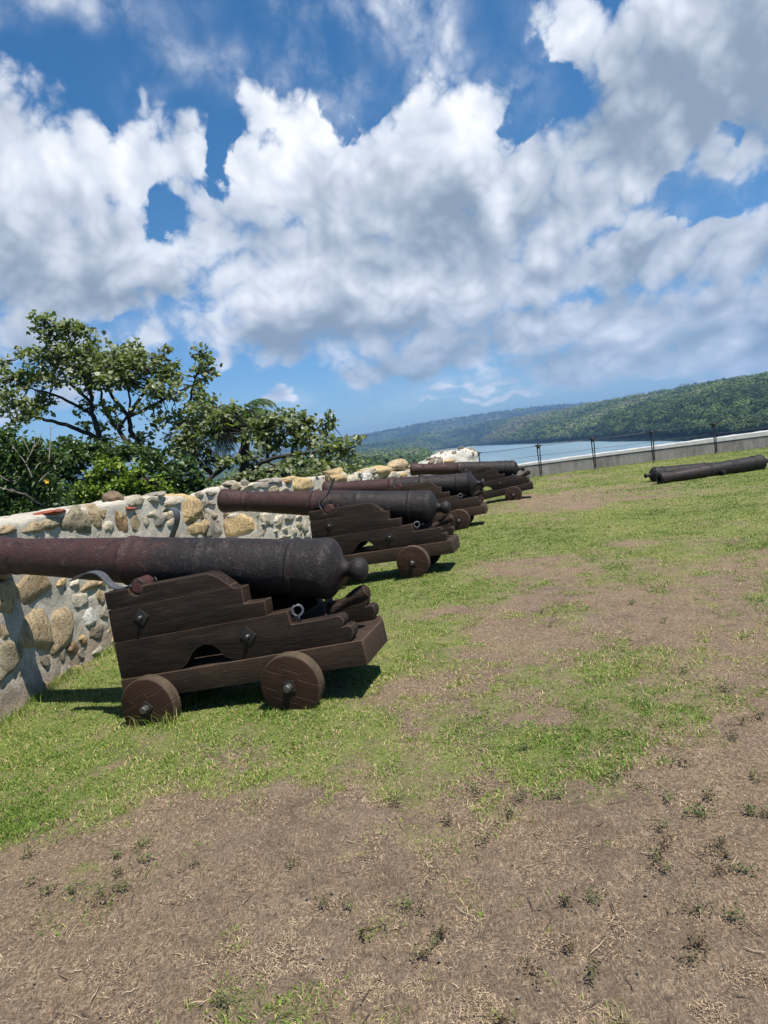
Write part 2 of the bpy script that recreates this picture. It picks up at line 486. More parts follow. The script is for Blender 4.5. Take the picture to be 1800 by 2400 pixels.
def cannon(P0, theta, phi, hub, casc, eps, label, strap, L=3.03, variant=0, seed=0, shift=0.0):
    th = rad(theta)
    base = Vector((P0[0] + shift * math.cos(th), P0[1] - shift * math.sin(th), 0))
    root = empty('cannon', base, -th)
    tag(root, label, 'cannon', 'cannons on wooden carriages along the parapet')
    cm = Matrix.Translation((0, 0, hub)) @ Matrix.Rotation(-rad(phi), 4, 'Y')

    def part(name, me, mat, parent=root, m=cm, loc=None):
        o = link(name, me, mat, parent)
        mm = m @ Matrix.Translation(loc) if loc is not None else m
        if parent is not root: mm = parent.matrix_basis.inverted() @ mm
        o.matrix_basis = mm
        return o
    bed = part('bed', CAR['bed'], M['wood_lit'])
    for ax_ in CAR['axle']: part('axle_beam', ax_, M['wood'], bed)
    part('transom', CAR['transom'], M['wood'])
    for k in ('near', 'far'):
        ch = part('cheek', CAR['cheek_' + k], M['wood'])
        y = NEAR[0] if k == 'near' else FAR[0]
        if k == 'near':
            for u, v in ((-.98, .57), (-.255, .325)):
                pl = part('bolt_plate', CAR['bplate'], M['plate'], ch, loc=(u, y, v))
                part('bolt_head', CAR['bhead'], M['bolt'], pl, loc=(u, y, v)) if False else None
                bh = link('bolt_head', CAR['bhead'], M['bolt'], ch)
                bh.matrix_basis = Matrix.Translation((u, y, v))
        e = link('eye_bolt', EYEM, M['strap'], ch)
        e.matrix_basis = Matrix.Translation((.085, y + .055, .368)) @ Matrix.Rotation(rad(25), 4, 'Z')
        if k == 'near':
            e = link('staple_ring', RINGM, M['bolt'], ch)
            e.matrix_basis = Matrix.Translation((-.86, y + .07, .77)) @ Matrix.Rotation(rad(60), 4, 'Z')
    q = part('quoin', CAR['quoin'], M['wood'])
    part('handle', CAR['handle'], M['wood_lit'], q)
    for u in (0, -1.016):
        for near in (True, False):
            w = part('wheel', CAR['wheel'], M['wheel'], loc=(u, 0 if near else .78, 0))
            w.rotation_euler.y += random.uniform(-.5, .5) if not (near and u == 0) else rad(24)
            for nm, me, mt in (('washer_plate', CAR['washer' if near else 'washer_far'], M['plate']), ('axle_nut', CAR['nut' if near else 'nut_far'], M['bolt'])):
                c = link(nm, me, mt, w)
                c.rotation_euler.y = rad(20)
    # barrel: breech at casc, muzzle towards -x and up
    bmx = Matrix.Translation((casc[0], AXIS, casc[1])) @ Matrix.Rotation(rad(eps), 4, 'Y')
    b = link('barrel', barrel_mesh(L, variant, seed), M['iron'], root)
    b.matrix_basis = bmx
    tr = cm @ Vector((-.975, 0, .768))
    tl = bmx.inverted() @ Vector((tr.x, AXIS, tr.z + .004))
    for sgn in (-1, 1):
        tm = bm_to_mesh(lathe_bm([(-.0, 0), (0, .046), (.006, .052), (.28, .053), (.28, 0)] if sgn < 0 else [(.28, 0), (.28, .053), (.554, .052), (.56, .046), (.56, 0)], 28, 'y', .03, seed), 'trunnion')
        t = link('trunnion', tm, M['iron_red'], b)
        t.matrix_basis = Matrix.Translation((tl.x, -.28, tl.z))
    # the opened iron cap straps
    for y, path in strap:
        mb = MB()
        w = .036
        P = np.array(path, float)
        # smooth the path
        for _ in range(3):
            Q = [P[0]]
            for a, c in zip(P[:-1], P[1:]): Q += [a * .75 + c * .25, a * .25 + c * .75]
            P = np.array(Q + [P[-1]])
        T = np.gradient(P, axis=0); N = np.stack([-T[:, 1], T[:, 0]], -1); N /= np.linalg.norm(N, axis=1)[:, None]
        h = .004
        A = P + N * h; B = P - N * h
        V = np.vstack([np.stack([A[:, 0], np.full(len(P), y - w), A[:, 1]], -1), np.stack([A[:, 0], np.full(len(P), y + w), A[:, 1]], -1),
                       np.stack([B[:, 0], np.full(len(P), y + w), B[:, 1]], -1), np.stack([B[:, 0], np.full(len(P), y - w), B[:, 1]], -1)])
        n = len(P); F = []
        for i in range(n - 1):
            for k in range(4):
                l = (k + 1) % 4
                F.append((k * n + i, l * n + i, l * n + i + 1, k * n + i + 1))
        F += [(0, 3 * n, 2 * n, n), (n - 1, 2 * n - 1, 3 * n - 1, 4 * n - 1)]
        mb.add(V, F)
        o = mb.build('cap_strap', M['strap'], root, True)
        o.data.set_sharp_from_angle(angle=rad(40))
        o.matrix_basis = cm
    return root


EYEM = CAR['eye'].build('eye_bolt', None).data
bpy.data.objects.remove(bpy.data.objects['eye_bolt'])
_mb = MB(); _mb.tube(np.array([(.0, .018 * math.cos(a), .012 + .022 * math.sin(a)) for a in np.linspace(-.6, math.pi + .6, 14)]), .003, 6)
RINGM = _mb.build('staple_ring', None).data
bpy.data.objects.remove(bpy.data.objects['staple_ring'])

S_OPEN = [(-1.02, .79), (-1.09, .775), (-1.15, .785), (-1.20, .83), (-1.235, .90), (-1.30, .93), (-1.40, .925), (-1.47, .90)]
S_FAR = [(-1.02, .79), (-1.04, .90), (-.98, 1.02), (-.90, 1.12), (-.88, 1.19), (-.90, 1.225), (-.95, 1.235), (-.975, 1.215)]
S_UP = [(-1.05, .775), (-1.075, .83), (-1.05, .89), (-.98, .92), (-.93, .97), (-.88, 1.05), (-.83, 1.13)]
S_SMALL = [(-1.05, .775), (-1.075, .84), (-1.05, .90), (-1.0, .93)]
yN, yF = .185, .695
cannon((-.7, 4.22), 15, 6.2, .155, (.454, .757), 6.6, 'nearest cannon, its blackened breech towards us and muzzle cut off by the left edge', [(yN, S_OPEN), (yF, S_FAR)], seed=1)
cannon((.26, 8.24), 15, 3.1, .170, (.447, .730), 7.4, 'second cannon from the front, its rounded maroon muzzle hanging before the stone wall', [(yN, S_UP)], seed=2)
cannon((1.35, 12.43), 13, 4.4, .135, (.49, .72), 3.8, 'third cannon back with a nearly level barrel and flat round breech button', [(yN, S_SMALL)], variant=1, seed=3, shift=-.06)
cannon((3.04, 16.49), 12, 6.6, .135, (.32, .69), 6.2, 'farthest mounted cannon, dark and thin, in front of the white plastered mound', [(yN, S_SMALL)], L=2.74, variant=2, seed=4)


def lying(pa, pb, L, rz_extra, label, flip, variant, seed, rscale=1.0):
    """bare barrel lying on the turf between two axis points (breech, muzzle)"""
    a, b = Vector(pa), Vector(pb)
    dirv = (a - b).normalized()            # +x of the barrel points to the breech
    root = empty('cannon_barrel', (a.x, a.y, 0))
    tag(root, label, 'cannon barrel', 'bare cannon barrels lying on the lawn')
    me = barrel_mesh(L, variant, seed)
    q = dirv.to_track_quat('X', 'Z')
    o = link('barrel', me, M['iron_lying'], root)
    m = Matrix.Translation((0, 0, a.z)) @ q.to_matrix().to_4x4() @ Matrix.Scale(rscale, 4, (0, 1, 0)) @ Matrix.Scale(rscale, 4, (0, 0, 1))
    o.matrix_basis = m
    tm = bm_to_mesh(lathe_bm([(-.28, 0), (-.28, .046), (-.275, .052), (.275, .052), (.28, .046), (.28, 0)], 24, 'y'), 'trunnion')
    t = link('trunnion', tm, M['iron_lying'], o)
    t.matrix_basis = Matrix.Translation((-1.48 * L / 3.03, 0, -.06))
    return root


lying((9.24, 16.80, .17), (6.42, 16.18, .115), 2.98, 0, 'bare cannon barrel lying on the grass, the front one of two, muzzle to the left', 1, 2, 8, .94)
lying((6.26, 16.86, .17), (9.0, 17.30, .10), 2.8, 0, 'bare cannon barrel lying behind another on the grass, round knob at its left end', 1, 2, 9, .94)

# ------------------------------------------------------------------ stone parapet
def mat_mortar(name, c, white):
    m, t, b = newmat(name)
    o = t.obj()
    fine = t.noise(o, 60, 5, .7); mid = t.noise(o, 7, 6, .65); big = t.noise(o, 1.6, 4)
    col = t.ramp(t.math('ADD', t.math('MULTIPLY', mid, .6), t.math('MULTIPLY', big, .4)), [(.33, tuple(x * .72 for x in c)), (.5, c), (.68, white)])
    z = t.n('ShaderNodeSeparateXYZ', Vector=o).outputs[2]
    low = t.n('ShaderNodeMapRange', dict(clamp=True), Value=t.math('ADD', z, t.math('MULTIPLY', t.math('SUBTRACT', mid, .5), .5)), From_Min=.0, From_Max=.28, To_Min=.75, To_Max=0.0).outputs[0]
    col = t.mix(low, col, (.21, .15, .105))
    spk = t.ramp(fine, [(.38, .5), (.52, 0.0)])
    col = t.mix(spk, col, tuple(x * .5 for x in c))
    setb(t, b, col, .9, t.bump(t.math('ADD', fine, t.math('MULTIPLY', mid, 1.5)), .8, .015), .2)
    return m


def mat_stone():
    m, t, b = newmat('rubble_stone')
    o = t.obj()
    base = t.attr('stone_col').outputs['Color']
    mid = t.noise(o, 13, 7, .7); fine = t.noise(o, 55, 5, .7); big = t.noise(o, 4, 4)
    k = t.ramp(mid, [(.3, .45), (.5, .95), (.72, 1.3)])
    col = t.mix(1.0, base, k, 'MULTIPLY')
    pit = t.ramp(t.noise(o, 30, 4, .6), [(.30, .8), (.40, 0.0)])
    col = t.mix(pit, col, (.05, .035, .022))
    rust = t.ramp(big, [(.5, 0.0), (.68, .22)])
    col = t.mix(rust, col, (.30, .165, .06))
    lime = t.ramp(t.noise(o, 9, 6, .75, .8), [(.60, 0.0), (.70, .55)])
    col = t.mix(lime, col, (.44, .41, .34))
    setb(t, b, col, .9, t.bump(t.math('ADD', t.math('MULTIPLY', mid, 1.4), t.math('ADD', t.math('MULTIPLY', fine, .6), t.math('MULTIPLY', pit, -.6))), 1.0, .022), .2)
    return m


M['mortar'] = mat_mortar('lime_mortar', (.42, .39, .325), (.56, .53, .455))
M['plaster'] = mat_mortar('white_plaster', (.44, .425, .375), (.58, .565, .51))
M['stone'] = mat_stone()
WG = -.10


def densify(poly, step):
    out = []
    n = len(poly)
    for i in range(n):
        a = np.array(poly[i], float); b = np.array(poly[(i + 1) % n], float)
        k = max(1, int(np.linalg.norm(b - a) / step))
        for j in range(k): out.append(a + (b - a) * j / k)
    return np.array(out)


def plan_prism(poly, top, z0=-.45, step=.045, noise=.035, seed=0, round_=.05):
    """a lumpy masonry body over a counter-clockwise plan polygon, top(x, y) tall"""
    P = densify(poly, step); n = len(P)
    nx = np.roll(P, -1, 0) - np.roll(P, 1, 0)
    N = np.stack([nx[:, 1], -nx[:, 0]], -1); N /= np.linalg.norm(N, axis=1)[:, None]
    ht = np.array([top(x, y) for x, y in P])
    rows = []
    zs = np.linspace(0, 1, 34)
    for z in zs:
        zz = z0 + (ht - round_ - z0) * z
        rows.append(np.column_stack([P, zz]))
    for k in (1, 2, 3):
        a = rad(30 * k)
        ins = round_ * (1 - math.cos(a))
        rows.append(np.column_stack([P - N * ins, ht - round_ + round_ * math.sin(a)]))
    c = P.mean(0)
    # spine: closest point on the polygon's long axis
    D = P - c; w, v = np.linalg.eigh(D.T @ D); ax = v[:, 1]
    tt = D @ ax; lim = np.abs(tt).max() * .8
    sp = c + np.clip(tt, -lim, lim)[:, None] * ax
    last = rows[-1]
    for k in (.35, .7, 1.0):
        q = last[:, :2] * (1 - k) + sp * k
        rows.append(np.column_stack([q, last[:, 2] * (1 - k * .35) + ht.mean() * (k * .35)]))
    R = np.array(rows)
    m = len(R)
    V = R.reshape(-1, 3)
    NN = np.tile(np.column_stack([N, np.zeros(n)]), (m, 1))
    for i in range(m):
        f = 0 if i < 34 else min(1, (i - 33) / 3)
        NN[i * n:(i + 1) * n] = NN[i * n:(i + 1) * n] * (1 - f) + np.array([0, 0, 1.0]) * f
    V = V + NN * ((fbm(V * 5.5, 4, seed) - .5) * 2 * noise + (fbm(V * 22, 3, seed + 9) - .5) * .022)[:, None]
    F = []
    for i in range(m - 1):
        for j in range(n):
            k = (j + 1) % n
            F.append((i * n + j, i * n + k, (i + 1) * n + k, (i + 1) * n + j))
    return V, F


class Stones:
    def __init__(s): s.V = []; s.F = []; s.C = []; s.n = 0
    def add(s, center, T, U, N, a, b, c, col, seed, pw=3.2, rough=.12, rot=0.0):
        k = 11
        L = np.linspace(-1, 1, k)
        V = []; F = []
        for ax in range(3):
            for sg in (-1, 1):
                o = len(V)
                for i in L:
                    for j in L:
                        p = [0, 0, 0]; p[ax] = sg; p[(ax + 1) % 3] = i; p[(ax + 2) % 3] = j
                        V.append(p)
                for i in range(k - 1):
                    for j in range(k - 1):
                        q = (o + i * k + j, o + (i + 1) * k + j, o + (i + 1) * k + j + 1, o + i * k + j + 1)
                        F.append(q if sg > 0 else q[::-1])
        V = np.array(V, float)
        V = V / (np.sum(np.abs(V) ** pw, 1) ** (1 / pw))[:, None]
        r = np.random.default_rng(seed)
        # knock flats off it as a mason's hammer would
        for q in range(9):
            pn = r.normal(0, 1, 3); pn[2] = abs(pn[2]) * .7; pn /= np.linalg.norm(pn)
            hh = r.uniform(1 - 1.7 * rough, 1.04)
            V = V - np.maximum(V @ pn - hh, 0)[:, None] * pn * .9
        n = fbm(V * 1.7 + seed * 3.1, 3, seed) - .5
        n2 = fbm(V * 5.5 + seed * 1.7, 3, seed + 5) - .5
        V = V * (1 + 2.2 * rough * n + .9 * rough * n2)[:, None]
        # skew each block a little so no two share an outline
        V[:, 0] *= 1 + .16 * r.uniform(-1, 1) * V[:, 1]
        V[:, 1] *= 1 + .16 * r.uniform(-1, 1) * V[:, 0]
        V[:, 0] += .14 * r.uniform(-1, 1) * V[:, 1]
        cr, sr = math.cos(rot), math.sin(rot)
        x, y = V[:, 0] * a, V[:, 1] * b
        x, y = x * cr - y * sr, x * sr + y * cr
        W = np.asarray(center) + x[:, None] * T + y[:, None] * U + (V[:, 2] * c)[:, None] * N
        s.V.append(W); s.F += [[i + s.n for i in f] for f in F]
        s.C.append(np.tile(np.array(col, float) * r.uniform(.85, 1.15), (len(W), 1)))
        s.n += len(W)
    def build(s, name, parent):
        me = np_mesh(name, np.vstack(s.V), [np.array(s.F)], True, {'stone_col': np.vstack(s.C)})
        bm = bmesh.new(); bm.from_mesh(me)
        bmesh.ops.remove_doubles(bm, verts=bm.verts, dist=1e-4)
        bm.to_mesh(me); bm.free()
        me.polygons.foreach_set('use_smooth', np.ones(len(me.polygons), bool))
        return link(name, me, M['stone'], parent)


KC = dict(tan=(.37, .285, .175), gold=(.42, .315, .165), olive=(.28, .245, .165), grey=(.27, .25, .21), pale=(.42, .38, .29),
          brown=(.26, .175, .095), dark=(.16, .135, .10), white=(.55, .53, .48), red=(.28, .085, .055))


class Face:
    """a vertical face of the wall through plan point A towards B, normal to the lawn"""
    def __init__(s, A, B, stones):
        s.A = np.array([A[0], A[1], 0.0]); B = np.array([B[0], B[1], 0.0])
        s.T = (B - s.A) / np.linalg.norm(B - s.A); s.N = np.array([s.T[1], -s.T[0], 0]); s.U = np.array([0, 0, 1.0]); s.st = stones; s.used = []
    def hit(s, x, y):
        r = ray(x, y); t = ((s.A - CAM) @ s.N) / (r @ s.N)
        Q = CAM + r * t
        return (Q - s.A) @ s.T, Q[2]
    def put(s, px, py, w, h, kind, seed, prot=.045, pw=3.4, rough=.11):
        prot *= .65; pw = max(pw, 4.6); rough *= .85
        c = s.hit(px, py); l = s.hit(px - w / 2, py - math.tan(ROLL) * -w / 2); r = s.hit(px + w / 2, py - math.tan(ROLL) * w / 2)
        u = s.hit(px, py - h / 2); d = s.hit(px, py + h / 2)
        a = min(.45, max(.03, abs(r[0] - l[0]) / 2 * 1.27)); b = min(.45, max(.03, abs(u[1] - d[1]) / 2 * 1.27))
        ctr = s.A + s.T * c[0] + s.U * c[1]
        dp = max(prot + .05, min(a, b) * .6)
        s.used.append((c[0], c[1], max(a, .02), max(b, .02)))
        s.st.add(ctr + s.N * (prot - dp), s.T, s.U, s.N, a, b, dp, KC[kind], seed, pw, rough)


wall = empty('stone_wall', (-2.92, 5.4, 0))
tag(wall, 'rubble stone parapet wall with tan blocks in pale mortar, behind the cannon muzzles', 'stone wall')
WINV = Matrix.Translation((2.92, -5.4, 0))


def in_wall(o):
    o.matrix_basis = WINV
    return o


def top_fn(ctrl, face):
    ts, zs = [], []
    for px, py in ctrl:
        t, z = face.hit(px, py); ts.append(t); zs.append(z)
    i = np.argsort(ts); ts = np.array(ts)[i]; zs = np.array(zs)[i]
    return lambda x, y: float(np.interp((np.array([x, y, 0]) - face.A) @ face.T, ts, zs))


E0, E1 = np.array([-2.92, 7.0 - .6]), np.array([-2.78, 7.05])
M1END, BCOR, BEND, CCOR, CEND, DCOR, DEND = (-2.27, 8.85), (-1.87, 10.25), (-1.17, 12.67), (-.675, 14.4), (-.02, 16.7), (.36, 18.1), (1.1, 20.6)
ST = Stones()
f1 = Face((-2.92, 5.43), (-2.92, 6.5), ST)
f1b = Face((-2.80, 7.0), M1END, ST)
f1m = Face((-2.92, 6.4), (-2.78, 7.05), ST)
fBs = Face((-2.75, 10.02), BCOR, ST)
fB = Face(BCOR, BEND, ST)
fCs = Face((-1.55, 14.15), CCOR, ST)
fC = Face(CCOR, CEND, ST)
fD = Face(DCOR, DEND, ST)

def put1(px, py, *a):
    f = f1
    if f1.hit(px, py)[0] > .97: f = f1m if f1m.hit(px, py)[0] < .66 else f1b
    f.put(px, py, *a)


t1a = top_fn([(0, 1223), (54, 1219), (73, 1210), (108, 1201), (152, 1195), (230, 1181), (268, 1175)], f1)
t1b = top_fn([(268, 1175), (300, 1170), (362, 1160), (422, 1161), (467, 1168)], f1b)
top1 = lambda x, y: t1a(x, y) if y < 6.9 else t1b(x, y)
tBs = top_fn([(440, 1168), (480, 1153), (509, 1141), (544, 1129), (576, 1128)], fBs)
tB = top_fn([(597, 1132), (620, 1130), (644, 1125), (663, 1126), (690, 1121), (735, 1121)], fB)
topB = lambda x, y: min(tB(x, y), tBs(x, y) + .03) if (np.array([x, y, 0]) - fB.A) @ fB.T < .12 else tB(x, y)
tC = top_fn([(790, 1112), (812, 1106), (818, 1119), (850, 1113), (874, 1103), (905, 1102), (925, 1106), (960, 1100)], fC)
tD = top_fn([(935, 1106), (965, 1098), (1020, 1096)], fD)

parts = []
# low sill running the whole length, merlons on top of it
sill = [(-2.90, 2.2), (-2.92, 6.4), (-2.78, 7.05), (-2.30, 8.80), (-1.90, 10.22), (-.70, 14.36), (.33, 18.05), (1.15, 20.7), (.35, 20.95), (-.5, 18.3), (-1.5, 14.6), (-2.7, 10.45), (-3.1, 9.0), (-3.6, 7.3), (-3.75, 6.4), (-3.75, 2.2)]
m1 = [(-2.92, 5.43), (-2.92, 6.4), (-2.78, 7.05), M1END, (-3.0, 9.12), (-3.55, 7.4), (-3.7, 6.5), (-3.7, 5.2)]
mB = [BCOR, BEND, (-2.05, 12.95), (-2.75, 10.02)]
mC = [CCOR, CEND, (-.85, 16.95), (-1.55, 14.15)]
mD = [DCOR, DEND, (.3, 20.85), (-.45, 17.9)]
mbw = MB()
for poly, top, sd in ((sill, lambda x, y: .80 if y < 6.5 else .50, 21), (m1, top1, 22), (mB, topB, 23), (mC, tC, 24), (mD, tD, 25)):
    V, F = plan_prism(poly, top, seed=sd, noise=.03)
    mbw.add(V, F)
in_wall(mbw.build('mortar_body', M['mortar'], wall))

K8 = .2712
L8 = [(60, 520, 140, 80, 'tan'), (285, 500, 185, 100, 'tan'), (460, 460, 170, 110, 'olive'), (665, 450, 225, 205, 'olive'), (820, 412, 110, 190, 'tan'), (945, 500, 95, 125, 'pale'), (1050, 462, 85, 200, 'brown'),
      (30, 905, 90, 90, 'tan'), (270, 1020, 285, 280, 'tan'), (55, 1110, 175, 235, 'tan'), (510, 975, 90, 80, 'gold'), (640, 985, 110, 90, 'pale'), (770, 1005, 130, 95, 'tan'), (872, 990, 75, 60, 'tan'),
      (668, 1130, 150, 150, 'pale'), (765, 1275, 165, 140, 'white'), (270, 1405, 320, 410, 'tan'), (538, 1340, 255, 320, 'tan'), (15, 1390, 95, 220, 'tan'), (70, 1615, 190, 290, 'olive'), (392, 1665, 80, 110, 'dark'),
      (622, 1535, 85, 110, 'brown'), (712, 1475, 90, 80, 'gold'), (835, 1570, 120, 75, 'grey'), (820, 1415, 130, 110, 'dark'), (875, 1100, 80, 140, 'olive'), (905, 1240, 60, 120, 'grey')]
sd = 100
for x, y, w, h, k in L8:
    sd += 1
    put1(x * K8, 1100 + y * K8, w * K8, h * K8, k, sd, .05 if w * h > 40000 else .04, 8.0 if w * h > 40000 else 4.0, .055 if w * h > 40000 else .13)
K1 = 1 / 3.318
L1 = [(750, 50, 75, 135, 'tan'), (1050, 85, 85, 130, 'tan'), (1130, 85, 55, 125, 'pale'), (1215, 62, 135, 150, 'grey'), (1335, 65, 70, 80, 'pale'), (1500, 22, 150, 95, 'gold'), (1535, 130, 175, 110, 'gold'), (1640, 105, 60, 150, 'grey')]
for x, y, w, h, k in L1:
    sd += 1
    put1(x * K1, 1200 + y * K1, w * K1, h * K1, k, sd, .04, 3.2, .13)
K5 = .3014
L5 = [(1060, 1578, 150, 85, 'pale'), (1172, 1560, 85, 55, 'pale'), (1240, 1525, 80, 40, 'grey'), (1478, 1620, 165, 185, 'gold'), (1185, 1690, 140, 95, 'pale'), (1312, 1685, 90, 90, 'pale'), (940, 1692, 60, 85, 'tan'), (1340, 1580, 110, 60, 'pale')]
for x, y, w, h, k in L5:
    sd += 1
    put1(x * K5, 700 + y * K5, w * K5, h * K5, k, sd, .05, 3.4, .12)
K3 = .1929
L3s = [(90, 505, 150, 65, 'grey'), (225, 462, 110, 90, 'pale'), (375, 425, 180, 95, 'olive'), (295, 380, 140, 55, 'pale'), (490, 390, 95, 110, 'grey'), (60, 620, 130, 60, 'grey'), (40, 730, 115, 110, 'grey'), (95, 765, 120, 65, 'olive'), (105, 900, 185, 205, 'grey'),
       (255, 740, 70, 60, 'tan'), (350, 775, 150, 70, 'pale'), (-20, 620, 90, 80, 'grey'), (-60, 520, 100, 70, 'grey'), (-40, 930, 90, 120, 'gold')]
for x, y, w, h, k in L3s:
    sd += 1
    fBs.put(480 + x * K3, 1060 + y * K3, w * K3, h * K3, k, sd, .05, 3.0, .15)
fBs.put(480 + 420 * K3, 1060 + 890 * K3, 365 * K3, 235 * K3, 'gold', 301, .06, 5.5, .07)
L3 = [(600, 418, 130, 80, 'pale'), (710, 402, 110, 80, 'grey'), (800, 352, 130, 65, 'grey'), (895, 345, 80, 65, 'grey'), (1000, 360, 90, 65, 'brown'), (830, 445, 130, 80, 'olive'), (960, 445, 130, 65, 'pale'),
      (735, 795, 100, 150, 'pale'), (720, 872, 70, 70, 'grey'), (800, 872, 60, 75, 'grey'), (900, 822, 140, 115, 'pale'), (1030, 792, 110, 85, 'grey'), (1142, 790, 70, 60, 'pale'), (860, 960, 55, 40, 'pale'),
      (970, 942, 65, 45, 'pale'), (1085, 960, 55, 75, 'pale'), (1150, 892, 70, 95, 'olive'), (1222, 900, 70, 160, 'grey'), (1240, 1012, 60, 60, 'grey'), (1385, 800, 95, 45, 'gold'), (940, 1030, 60, 40, 'grey'), (1010, 1020, 60, 45, 'pale')]
for x, y, w, h, k in L3:
    sd += 1
    fB.put(480 + x * K3, 1060 + y * K3, w * K3, h * K3, k, sd, .055, 2.6, .15)
K4 = .3255
L4 = [(130, 190, 70, 60, 'gold'), (200, 195, 55, 50, 'pale'), (240, 190, 55, 55, 'pale'), (310, 172, 100, 45, 'white'), (385, 172, 60, 50, 'pale'), (575, 170, 110, 45, 'gold'), (300, 190, 60, 40, 'white'), (345, 135, 60, 40, 'pale'), (490, 165, 50, 50, 'pale')]
for x, y, w, h, k in L4:
    sd += 1
    (fC if x < 520 else fD).put(760 + x * K4, 1060 + y * K4, w * K4, h * K4, k, sd, .08, 2.8, .13)
# smaller rubble packed into the joints that are left
for f, tr, zr, n in ((f1, (-.1, .98), (-.12, 1.2), 150), (f1m, (.0, .66), (-.12, 1.22), 90), (f1b, (.0, 1.85), (-.1, 1.22), 200), (fBs, (.1, .9), (.3, 1.1), 60), (fB, (.1, 2.4), (.0, .95), 130), (fC, (.1, 2.3), (.3, 1.05), 100), (fD, (.1, 2.4), (.3, 1.05), 80)):
    r = np.random.default_rng(sd)
    for i in range(n):
        sd += 1
        a = r.uniform(.028, .095) * (1 - .45 * i / n); b = a * r.uniform(.6, 1.1)
        tt, zz = r.uniform(*tr), r.uniform(*zr)
        if any(abs(tt - u[0]) < (a + u[2]) * .86 and abs(zz - u[1]) < (b + u[3]) * .86 for u in f.used): continue
        f.used.append((tt, zz, a, b))
        f.st.add(f.A + f.T * tt + f.U * zz - f.N * (a * .55), f.T, f.U, f.N, a, b, a * .75, KC[r.choice(['grey', 'pale', 'olive', 'tan', 'tan', 'gold', 'pale'])], sd, 4.2, .13, r.uniform(-.5, .5))
in_wall(ST.build('rubble_stones', wall))


def capstone(face, px, py, w, h, kind, seed, depth, back=.18, pw=5.0, name='capstone', label=None, rough=.08):
    s = Stones(); g = Face((face.A[0], face.A[1]), (face.A[0] + face.T[0], face.A[1] + face.T[1]), s)
    c = g.hit(px, py); l = g.hit(px - w / 2, py); r = g.hit(px + w / 2, py); u = g.hit(px, py - h / 2); d = g.hit(px, py + h / 2)
    s.add(g.A + g.T * c[0] + g.U * c[1] - g.N * back, g.T, g.U, g.N, abs(r[0] - l[0]) / 2, abs(u[1] - d[1]) / 2, depth, KC[kind], seed, pw, rough)
    o = in_wall(s.build(name, wall))
    if label: o['label'] = label
    return o


capstone(fB, 480 + 1185 * K3, 1060 + 385 * K3, 300 * K3, 215 * K3, 'gold', 401, .26, label='big golden block on the wall top')
capstone(fCs, 760 + 85 * K4, 1060 + 190 * K4, 175 * K4, 135 * K4, 'gold', 402, .30, label='golden block at the start of a wall pier', rough=.12)
capstone(fC, 760 + 415 * K4, 1060 + 145 * K4, 140 * K4, 100 * K4, 'gold', 403, .25)
capstone(fC, 760 + 478 * K4, 1060 + 135 * K4, 50 * K4, 85 * K4, 'gold', 405, .2)
capstone(fD, 760 + 575 * K4, 1060 + 88 * K4, 115 * K4, 95 * K4, 'tan', 404, .22, pw=2.0, label='pointed tan stone standing on the wall top')
for f, x, y, w, h, sdx in ((f1, 485 * K8, 1100 + 368 * K8, 165 * K8, 42 * K8, 411), (f1b, 1000 * K5, 700 + 1632 * K5, 80 * K5, 32 * K5, 412)):
    capstone(f, x, y, w, h, 'red', sdx, .10, .05, 5, 'red_brick', 'broken red brick bedded in the mortar')

# loose rock lying on the wall
s = Stones()
rc = f1b.A + f1b.T * f1b.hit(960 * K5, 700 + 1550 * K5)[0] + f1b.U * f1b.hit(960 * K5, 700 + 1550 * K5)[1] - f1b.N * .12
s.add((0, 0, 0), f1b.T, f1b.U, f1b.N, .11, .085, .1, (.17, .13, .09), 511, 2.4, .16)
rk = s.build('rock', None)
rk.location = rc
tag(rk, 'loose brown rock sitting on top of the stone wall', 'rock')

# white plastered mound at the corner, stones showing through
mound = empty('plastered_mound', (2.0, 21.3, 0))
tag(mound, 'white plastered masonry mound studded with dark stones, beside the cable fence', 'masonry mound')
MX = .16
mp = [(1.05, 20.75), (1.6, 20.45), (2.4, 20.6), (2.82, 21.2), (2.8, 22.0), (2.0, 22.4), (1.2, 22.1), (.95, 21.3)]
mp = [(x_ + MX, y_) for x_, y_ in mp]


def mtop(x, y):
    x = x - MX; u = (x - 2.05) / 1.0
    return 1.03 + .42 * math.exp(-((x - 2.35) / .75) ** 2 - ((y - 21.4) / 1.2) ** 2) - .04 * u


